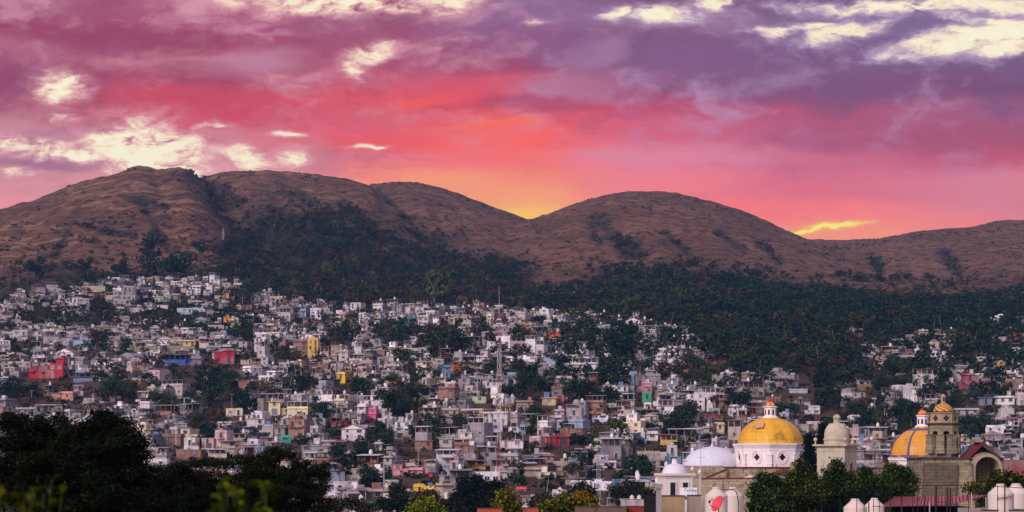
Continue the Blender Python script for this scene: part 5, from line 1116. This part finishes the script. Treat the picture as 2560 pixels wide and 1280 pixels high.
# out of focus shoots close to the lens
def shoot(px, py, Y, label, stems_, lw, ll, seed, hgt):
    rs_ = np.random.RandomState(seed); root = empty('leafy_shoot', (XX(px, Y), Y, ZZ(py, Y) - 1.0)); m = MB(); V = []; T_ = []
    for s_ in range(stems_):
        bx, by = rs_.uniform(-.5, .5) * hgt[0], rs_.uniform(-.2, .2); tx = bx + rs_.uniform(-.10, .10); top = 1.0 + hgt[1] * rs_.uniform(.55, 1.0); m.tube((bx * .5, by, 0), (tx, by, top), .003, (0.06, 0.08, 0.01), 'plain', 5, .0015)
        for k in range(24):
            t = .30 + .70 * k / 23; p = np.array([bx * .5 + (tx - bx * .5) * t, by, top * t]); a = k * 2.4 + s_; e = rs_.uniform(-.3, .8); D = np.array([math.cos(a) * math.cos(e), math.sin(a) * math.cos(e) * .6, math.sin(e)]); D /= np.linalg.norm(D); side = np.cross(D, [0, 0.5, 1.]); side /= np.linalg.norm(side)
            l = ll * rs_.uniform(.6, 1.1); w_ = lw * rs_.uniform(.7, 1.1); dr_ = np.array([0, 0, -.25 * l])
            V += [p, p + D * l * .45 + side * w_, p + D * l + dr_, p + D * l * .45 - side * w_]; T_.append(np.array([(0.13, 0.16, 0.006), (0.06, 0.09, 0.006), (0.22, 0.22, 0.01)][rs_.randint(3)]))
    V = np.array(V); np_mesh('foliage', V, len(T_), np.array(T_), root); m.build('stem', root); tag(root, label, 'shrub')
shoot(630, 1290, 7.5, 'blurred yellow green shoots close to the camera at bottom centre left', 10, .026, .085, 5, (.24, .14))
shoot(60, 1290, 8.0, 'blurred dark green shoots close to the camera in the left corner', 9, .018, .10, 6, (.28, .16))
# ------------------------------------------------------------------ roofs in front
CONC = (0.30, 0.235, 0.17); TANK = (0.62, 0.52, 0.45)
def blk(name, label, cat, Y, x0, y0, x1, y1, dep, col, mat='grime', extra=None, group=None):
    root = empty(name, (XX((x0 + x1) / 2, Y), Y, ZZ(y1, Y))); hw = (x1 - x0) / 2 * Y / F; h = (y1 - y0) * Y / F; m = MB(); m.box(-hw, 0, -ZZ(y1, Y) - .5, hw, dep, h, col, mat); m.build('body', root)
    if extra: extra(root, hw, h, Y / F)
    tag(root, label, cat, group); return root
def cap(root, hw, h, k): m = MB(); m.box(-hw - .03, -.03, h + .002, hw + .03, .9, h + .05, (0.05, 0.04, 0.035), 'grime'); m.build('coping', root)
blk('roof_wall', 'stained ochre concrete rooftop wall left of the water tanks', 'wall', 96, 1656, 1241, 1712, 1282, 1.2, (0.36, 0.25, 0.15), 'grime', cap)
blk('roof_wall', 'narrow grey stained rooftop block beside the left water tank', 'wall', 95, 1722, 1240, 1752, 1282, 1.0, (0.28, 0.23, 0.18), 'grime', cap)
blk('black_cistern', 'flat black tank left of the grey roof pipe', 'water tank', 94, 1612, 1244, 1640, 1282, .8, (0.006, 0.006, 0.007), 'plain', lambda r_, hw, h, k: (MB().box(-hw + .05, .1, h + .002, hw - .05, .7, h + .05, (0.008, 0.008, 0.01), 'plain')).build('lid', r_))
def pipe_cap(root, hw, h, k): m = MB(); m.box(-hw - .05, -.06, h - .17, hw + .05, .36, h + .06, (0.27, 0.25, 0.26), 'wall'); m.build('collar', root)
blk('vent_column', 'square grey vent column with a thicker collar on top', 'vent', 93, 1641, 1213, 1654, 1282, .3, (0.30, 0.28, 0.28), 'wall', pipe_cap)
def flat(to):
    me = bpy.data.meshes.new_from_object(to); n = bpy.data.objects.new('lettering', me); n.parent = to.parent; n.location = to.location; n.rotation_euler = to.rotation_euler; COL.objects.link(n); bpy.data.objects.remove(to)
def tank(px, pt, pb, rpx, Y, label, logo=None):
    k = Y / F; r_ = rpx * k; H = (pb - pt) * k; root = empty('water_tank', (XX(px, Y), Y, ZZ(pb, Y))); m = MB(); hs = H - 17 * k * rpx / 27
    m.lathe([(r_ * .98, -1.2), (r_ * .98, 0), (r_, .02), (r_, hs - .03), (r_ * .985, hs), (r_ * .42, H - .06), (r_ * .40, H - .03)], 40, TANK, 'plain'); o = m.build('tank_body', root, False)
    m = MB(); m.lathe([(r_ * .36, H - .031), (r_ * .38, H + .02), (r_ * .34, H + .055), (r_ * .1, H + .07)], 24, sh(TANK, .95), 'plain'); m.build('lid', root)
    if logo:
        fc = bpy.data.curves.new('lettering', 'FONT'); fc.body = logo; fc.size = r_ * .36; fc.extrude = .002; fc.shear = .3; to = bpy.data.objects.new('lettering', fc); COL.objects.link(to); to.parent = root
        a = -math.pi / 2 - .62; to.location = (r_ * 1.01 * math.cos(a) - .02, r_ * 1.01 * math.sin(a) - .16, hs - r_ * .50); to.rotation_euler = (math.radians(90), math.radians(-8), 0)
        m_ = bpy.data.materials.get('ink') or bpy.data.materials.new('ink'); m_.use_nodes = True; m_.node_tree.nodes['Principled BSDF'].inputs['Base Color'].default_value = (0.02, 0.012, 0.015, 1); fc.materials.append(m_); flat(to)
    tag(root, label, 'water tank'); return root
tank(1791, 1221, 1290, 28, 88, 'big cream water tank behind the pink satellite dish', 'Rotoplas'); t2 = tank(1832, 1221, 1290, 26.5, 91, 'cream water tank with a black hose, right of the pink dish')
hz_ = MB(); P_h = [(-.55, -.1, 1.27), (.02, -.3, 1.27), (.12, -.42, 1.15), (.2, -.56, .7), (.22, -.56, -.2)]
for a, b in zip(P_h, P_h[1:]): hz_.tube(a, b, .018, (0.02, 0.018, 0.02), 'plain', 6)
hz_.build('hose', t2)
tank(2138, 1250, 1300, 29, 92, 'cream water tank left of the red corrugated roof'); tank(2186, 1248, 1300, 24, 97, 'half hidden water tank at the left end of the red corrugated roof')
tank(2502, 1213, 1277, 32, 86, 'cream water tank with a dark strap near the right edge', 'Rotoplas'); tank(2540, 1212, 1277, 32, 90, 'cream water tank cut by the right edge of the photo')
blk('tank_plinth', 'pale masonry plinth under the right hand water tanks', 'plinth', 85.5, 2466, 1277, 2600, 1300, 5.5, (0.30, 0.26, 0.22), 'grime', cap)
for nm_, xa, xb in (('rooftop', 1750, 1880), ('rooftop', 2105, 2560)):
    m = MB(); m.box(XX(xa, 90), 84, -1, XX(xb, 90), 104, ZZ(1300, 88) - .1, (0.28, 0.24, 0.2), 'grime'); o = m.build(nm_); o['kind'] = 'structure'
# satellite dish
Y = 84; k = Y / F; root = empty('satellite_dish', (XX(1797, Y), Y, ZZ(1275, Y))); m = MB(); pr = [(.02 + .36 * j / 7, .10 * (j / 7) ** 2) for j in range(8)]
m.lathe(pr + [(pr[-1][0] - .012, pr[-1][1] + .012)] + [(q[0], q[1] + .012) for q in pr[::-1]][1:], 36, (0.66, 0.07, 0.09), 'plain', close=False); d = m.build('reflector', root, True); d.location = (0, 0, .24); d.rotation_euler = (math.radians(58), 0, math.radians(-62)); d.rotation_euler = (Matrix.Rotation(math.radians(-60), 4, 'Z') @ Matrix.Rotation(math.radians(64), 4, 'X')).to_euler()
m = MB(); m.tube((0, .05, -.6), (0, .05, .2), .025, (0.25, 0.22, 0.24), 'metal', 8); m.build('mounting_post', root); m = MB(); m.tube((0, 0, .0), (-.42, -.42, .22), .013, (0.04, 0.035, 0.04), 'metal', 6); m.tube((-.42, -.42, .22), (-.45, -.44, .33), .013, (0.04, 0.035, 0.04), 'metal', 6); m.build('feed_arm', root)
m = MB(); m.lathe([(.035, .31), (.05, .36), (.05, .42), (.02, .44)], 10, (0.03, 0.028, 0.03), 'plain', cx=-.45, cy=-.44); m.build('receiver', root); tag(root, 'tilted pink red satellite dish in front of the cream water tank', 'satellite dish')
# banner and aerials
Y = 112; k = Y / F; root = empty('white_banner', (XX(1722, Y), Y, ZZ(1241, Y))); m = MB(); m.box(-22 * k, 0, 0, 21 * k, .05, 22 * k, (0.80, 0.78, 0.84), 'plain'); m.build('panel', root)
fc = bpy.data.curves.new('lettering', 'FONT'); fc.body = 'Talleres y'; fc.size = .26; fc.extrude = .002; to = bpy.data.objects.new('lettering', fc); COL.objects.link(to); to.parent = root; to.location = (-12 * k, -.004, 12 * k); to.rotation_euler = (math.radians(90), 0, 0); mi = bpy.data.materials.new('blue_ink'); mi.use_nodes = True; mi.node_tree.nodes['Principled BSDF'].inputs['Base Color'].default_value = (0.05, 0.04, 0.25, 1); fc.materials.append(mi); flat(to)
m = MB(); m.box(8 * k, -.008, 13 * k, 18 * k, -.003, 14.2 * k, (0.10, 0.08, 0.3), 'plain'); m.build('printed_line', root); tag(root, 'white printed banner in front of the domed turret', 'banner')
for px, pt, pb, Y, lab, nb in [(1752, 1118, 1242, 108, 'tallest thin white aerial mast in front of the church', 2), (1731, 1178, 1242, 110, 'short white aerial with a bulb head above the banner', 0), (1749, 1186, 1242, 104, 'stubby aerial with a round white head beside the tallest aerial', 0)]:
    k = Y / F; root = empty('roof_aerial', (XX(px, Y), Y, ZZ(pb, Y))); H = (pb - pt) * k; m = MB(); m.tube((0, 0, -.3), (0, 0, H), .028, (0.52, 0.48, 0.48), 'plain', 6, .018); m.build('mast', root); m = MB()
    if nb:
        for j in range(3): m.tube((-.28, 0, H - .1 - j * .5), (.28, 0, H - .06 - j * .5), .01, (0.45, 0.42, 0.42), 'plain', 5)
        m.build('dipole', root)
    else: m.lathe([(.02, H), (.08, H + .03), (.10, H + .14), (.05, H + .24), (.02, H + .3)], 10, (0.7, 0.64, 0.62), 'plain'); m.build('head', root)
    for s_ in (-1, 1):
        m = MB(); m.tube((0, 0, H * .35), (s_ * .4, .2, -.2), .012, (0.5, 0.47, 0.47), 'plain', 5); m.build('stay', root)
    tag(root, lab, 'aerial', 'aerials on the roof by the banner')
# red corrugated roof on posts
Y = 100; k = Y / F; root = empty('red_roofed_shed', (XX(2335, Y), Y, ZZ(1282, Y))); m = MB()
P = [(2200, 1267, 0), (2330, 1264, 0), (2402, 1257, .5), (2466, 1240, 2.5)]; Q = [(2236, 1243, 4.5), (2330, 1241, 5), (2400, 1241, 5), (2470, 1238, 5)]
def pt(px, py, dy): return ((px - 2335) * (Y + dy) / F + (XX(2335, Y + dy) - XX(2335, Y)), dy, (HY - py) * (Y + dy) / F + CZ - ZZ(1282, Y))
for a in range(3):
    nn = max(4, int((P[a + 1][0] - P[a][0]) / 9))
    for j in range(nn):
        t0, t1 = j / nn, (j + 1) / nn; lp = lambda A, B, t: tuple(A[i] + (B[i] - A[i]) * t for i in range(3))
        p0, p1, q0, q1 = pt(*lp(P[a], P[a + 1], t0)), pt(*lp(P[a], P[a + 1], t1)), pt(*lp(Q[a], Q[a + 1], t0)), pt(*lp(Q[a], Q[a + 1], t1)); pm = tuple((p0[i] + p1[i]) / 2 + (.05 if i == 2 else 0) for i in range(3)); qm = tuple((q0[i] + q1[i]) / 2 + (.05 if i == 2 else 0) for i in range(3))
        m.slab([p0, pm, qm, q0], .012, (0.40, 0.085, 0.095), 'metal'); m.slab([pm, p1, q1, qm], .012, (0.14, 0.02, 0.028), 'metal')  # one flank of each rib in dark red, shade put into the colour
m.build('corrugated_roof', root)
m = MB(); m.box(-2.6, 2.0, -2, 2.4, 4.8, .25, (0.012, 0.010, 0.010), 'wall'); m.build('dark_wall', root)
for px, top in ((2323, 1256), (2428, 1232), (2464, 1243)):
    q = MB(); x = (px - 2335) * k; q.tube((x, -.1, -1), (x, -.1, (1282 - top) * k), .028, (0.42, 0.36, 0.33), 'plain', 7); q.build('post', root)
tag(root, 'dark open shed under a red corrugated sheet roof at bottom right', 'shed')
# iron roof frames
def frame(label, Y, rails, posts, r_=.02):
    k = Y / F; root = empty('iron_railing', (XX(posts[0][0], Y), Y, ZZ(1285, Y))); X0 = XX(posts[0][0], Y)
    for x0, y0, x1, y1 in rails:
        m = MB(); m.tube((XX(x0, Y) - X0, 0, (1285 - y0) * k), (XX(x1, Y) - X0, 0, (1285 - y1) * k), r_, IRON, 'metal', 5); m.build('rail', root)
    for p in posts:
        m = MB(); x = XX(p[0], Y) - X0; m.tube((x, 0, -.5), (x, 0, (1285 - p[1]) * k), r_ * (p[2] if len(p) > 2 else 1), IRON, 'metal', 5); m.build('post', root)
    tag(root, label, 'railing')
frame('tall black iron frame standing over the red corrugated roof', 82, [(2190, 1215, 2420, 1212), (2420, 1212, 2560, 1220), (2340, 1255, 2368, 1255)], [(2340, 1214, 2.4), (2368, 1218, 2), (2376, 1220, 2), (2254, 1240, 1.6), (2226, 1240), (2282, 1240), (2312, 1240, 1.6), (2294, 1216), (2421, 1214), (2494, 1214), (2512, 1175 + 35, 2)], .016)
frame('low black iron frame around the left water tank of the red roof', 80, [(2180, 1265, 2202, 1266)], [(2142, 1247), (2160, 1250), (2172, 1256, 1.6), (2184, 1247), (2199, 1247)], .016)
frame('thin black wire frame in front of the green trees', 120, [(1940, 1238, 2100, 1238)], [(1940, 1238), (1981, 1240), (2055, 1240), (2100, 1238)], .02)
pm_ = MB()
# low parapets along the bottom edge
blk('red_parapet', 'orange red parapet at the bottom edge left of the yellow treetops', 'wall', 140, 1193, 1272, 1255, 1290, 3, (0.42, 0.075, 0.04), 'wall', cap)
blk('red_parapet', 'orange red parapet strip under the vermilion building', 'wall', 145, 1309, 1271, 1346, 1290, 3, (0.40, 0.07, 0.04), 'wall', cap)
blk('brown_parapet', 'long stained brown parapet along the bottom right of centre', 'wall', 135, 1440, 1268, 1566, 1290, 3, (0.13, 0.085, 0.07), 'grime', cap)
blk('red_parapet', 'dark red parapet left of the black roof tank', 'wall', 136, 1568, 1267, 1612, 1290, 3, (0.24, 0.03, 0.025), 'wall', cap)
blk('rooftop_block', 'low white rooftop block with two tanks left of the black roof tank', 'rooftop', 330, 1558, 1249, 1612, 1275, 8, (0.46, 0.40, 0.38), 'wall', cap)
for i, px in enumerate((1580, 1598)): 
    Y = 334; root = empty('water_tank', (XX(px, Y), Y, ZZ(1249, Y))); m = MB(); m.lathe([(.38, 0), (.38, .55), (.14, .75)], 14, (0.62, 0.56, 0.52), 'plain'); m.build('tank_body', root); m = MB(); m.lathe([(.15, .75), (.13, .84)], 10, (0.5, 0.45, 0.42), 'plain'); m.build('lid', root); tag(root, ('left' if i == 0 else 'right') + ' one of two tanks on the low white rooftop block', 'water tank')
blk('vaulted_wall', 'reddish long building behind the right edge of the stone church', 'house', 420, 2506, 1150, 2600, 1195, 8, (0.26, 0.06, 0.07), 'wall', cap)

# ------------------------------------------------------------------ barn, retaining walls and parked cars on the slope
Y = hit(217, 738); k = Y / F; root = empty('thatched_barn', (XX(217, Y), Y, ZZ(738, Y))); m = MB(); m.slab([(-47 * k, -1, 9 * k), (47 * k, -1, 8 * k), (40 * k, 7, 25 * k), (-38 * k, 7, 25 * k)], .25, (0.34, 0.28, 0.17), 'wall'); m.slab([(-38 * k, 7.02, 25 * k), (40 * k, 7.02, 25 * k), (47 * k, 14, 9 * k), (-47 * k, 14, 9 * k)], .25, (0.34, 0.28, 0.17), 'wall'); m.build('roof', root)
m = MB(); m.box(-42 * k, .5, -5, 42 * k, 12, 9 * k, (0.06, 0.05, 0.045)); m.build('wall', root)
for q in range(6): m = MB(); m.box((-44 + q * 17.4) * k, -.6, -4, (-44 + q * 17.4) * k + .25, -.35, 8 * k, (0.3, 0.27, 0.24)); m.build('post', root)
tag(root, 'long barn with a wide straw coloured roof at the top left of the town', 'barn')
LAND.append((217, 724, 'straw roofed barn')); rw = random.Random(77); nw = 0
def rwall(x0, x1, yt, yb, col, label):
    Y = hit((x0 + x1) / 2, yb) - 2; k = Y / F; root = empty('retaining_wall', (XX((x0 + x1) / 2, Y), Y, ZZ(yb, Y))); hw = (x1 - x0) / 2 * k; h = (yb - yt) * k; m = MB(); m.box(-hw, 0, -4, hw, 5, h, col, 'stone'); m.build('wall', root)
    m = MB(); m.box(-hw - .1, -.12, h + .003, hw + .1, .35, h + .2, sh(col, 1.3), 'wall'); m.build('coping', root)
    for q in range(int(hw * 2 / 4) + 1): m = MB(); m.box(-hw + q * 4 + .3, -.18, -4, -hw + q * 4 + .7, -.003, h, sh(col, .85), 'wall'); m.build('buttress', root)
    tag(root, label, 'wall', 'retaining walls on the slope'); return root
w0 = rwall(336, 486, 866, 884, (0.36, 0.30, 0.22), 'long tan stone retaining wall carrying the parked cars')
for k_ in range(200):
    px, py = rw.uniform(30, 1780), rw.uniform(790, 1190)
    if nw >= 22 or py < town_top(px) + 20: continue
    wv = rw.uniform(24, 70); Y = hit(px, py)
    if Y is None or any(px + wv / 2 > o[0] and px - wv / 2 < o[2] and py > o[1] and py - 12 < o[3] for o in occ): continue
    nw += 1; rwall(px - wv / 2, px + wv / 2, py - rw.uniform(7, 13), py, rw.choice([(0.30, 0.25, 0.19), (0.26, 0.24, 0.23), (0.34, 0.29, 0.22)]), where(px, py - 5, 'stone retaining wall'))
def car(px, pyb, Y, kind, col, label):
    root = empty('parked_' + kind, (XX(px, Y), Y, ZZ(pyb, Y)), math.radians(4)); L = 4.6 if kind == 'car' else 5.2; m = MB()
    if kind == 'car': m.prism([(-2.3, .35), (2.3, .35), (2.3, .8), (2.1, .92), (1.2, .98), (-2.2, 1.0), (-2.3, .8)], -.85, .85, col, 'plain'); c = [(-1.7, 1.0), (1.1, .99), (.45, 1.45), (-1.0, 1.48)]
    else: m.prism([(-2.6, .45), (2.6, .45), (2.6, 1.0), (1.5, 1.12), (-2.6, 1.12)], -.88, .88, col, 'plain'); c = [(-.6, 1.13), (1.3, 1.13), (.8, 1.75), (-.5, 1.78)]
    m.prism([(x, z + .001) for x, z in c], -.76, .76, col, 'plain'); m.build('body', root)
    g = MB(); cx = sum(p[0] for p in c) / 4; cz = sum(p[1] for p in c) / 4; g.prism([(cx + (x - cx) * .84, cz + (z - cz) * .7) for x, z in c], -.775, -.763, GLASS, 'glass'); g.build('side_window', root)
    for x in (-1.5, 1.5):
        for y in (-.9, .68): w_ = MB(); w_.tube((x, y, .34), (x, y + .22, .34), .34, (0.02, 0.02, 0.02), 'plain', 14); w_.tube((x, y - .01, .34), (x, y, .34), .18, (0.4, 0.4, 0.42), 'plain', 10); w_.build('wheel', root)
    tag(root, label, 'pickup truck' if kind != 'car' else 'car')
Yc = w0.location[1] + 1.6; car(379, 866, Yc, 'car', (0.62, 0.62, 0.64), 'silver white car parked on the long tan retaining wall'); car(409, 866, Yc, 'pickup_truck', (0.72, 0.72, 0.74), 'white pickup truck parked right of the silver white car'); car(444, 866, Yc, 'car', (0.03, 0.03, 0.035), 'black car parked at the right end of the tan wall')
# ------------------------------------------------------------------ evening haze in the valley
hm = bpy.data.materials.new('evening_haze'); hm.use_nodes = True; hm.node_tree.nodes.clear(); ht = NT(hm.node_tree)
pv = ht.node('ShaderNodeVolumePrincipled'); pv.inputs['Color'].default_value = (0.24, 0.48, 1.0, 1); pv.inputs['Density'].default_value = 0.00005; pv.inputs['Anisotropy'].default_value = 0.0
ho_ = ht.node('ShaderNodeOutputMaterial'); ht.l.new(pv.outputs[0], ho_.inputs['Volume'])
me = bpy.data.meshes.new('haze'); x_, y0_, y1_, z0_, z1_ = 1340, -420, 3140, -1, 400
vv = [(sx * x_, yy, zz) for zz in (z0_, z1_) for sx, yy in ((-1, y0_), (1, y0_), (1, y1_), (-1, y1_))]
me.from_pydata(vv, [], [(3, 2, 1, 0), (4, 5, 6, 7), (0, 1, 5, 4), (1, 2, 6, 5), (2, 3, 7, 6), (3, 0, 4, 7)]); me.materials.append(hm)
hz = bpy.data.objects.new('haze', me); COL.objects.link(hz); hz['kind'] = 'stuff'
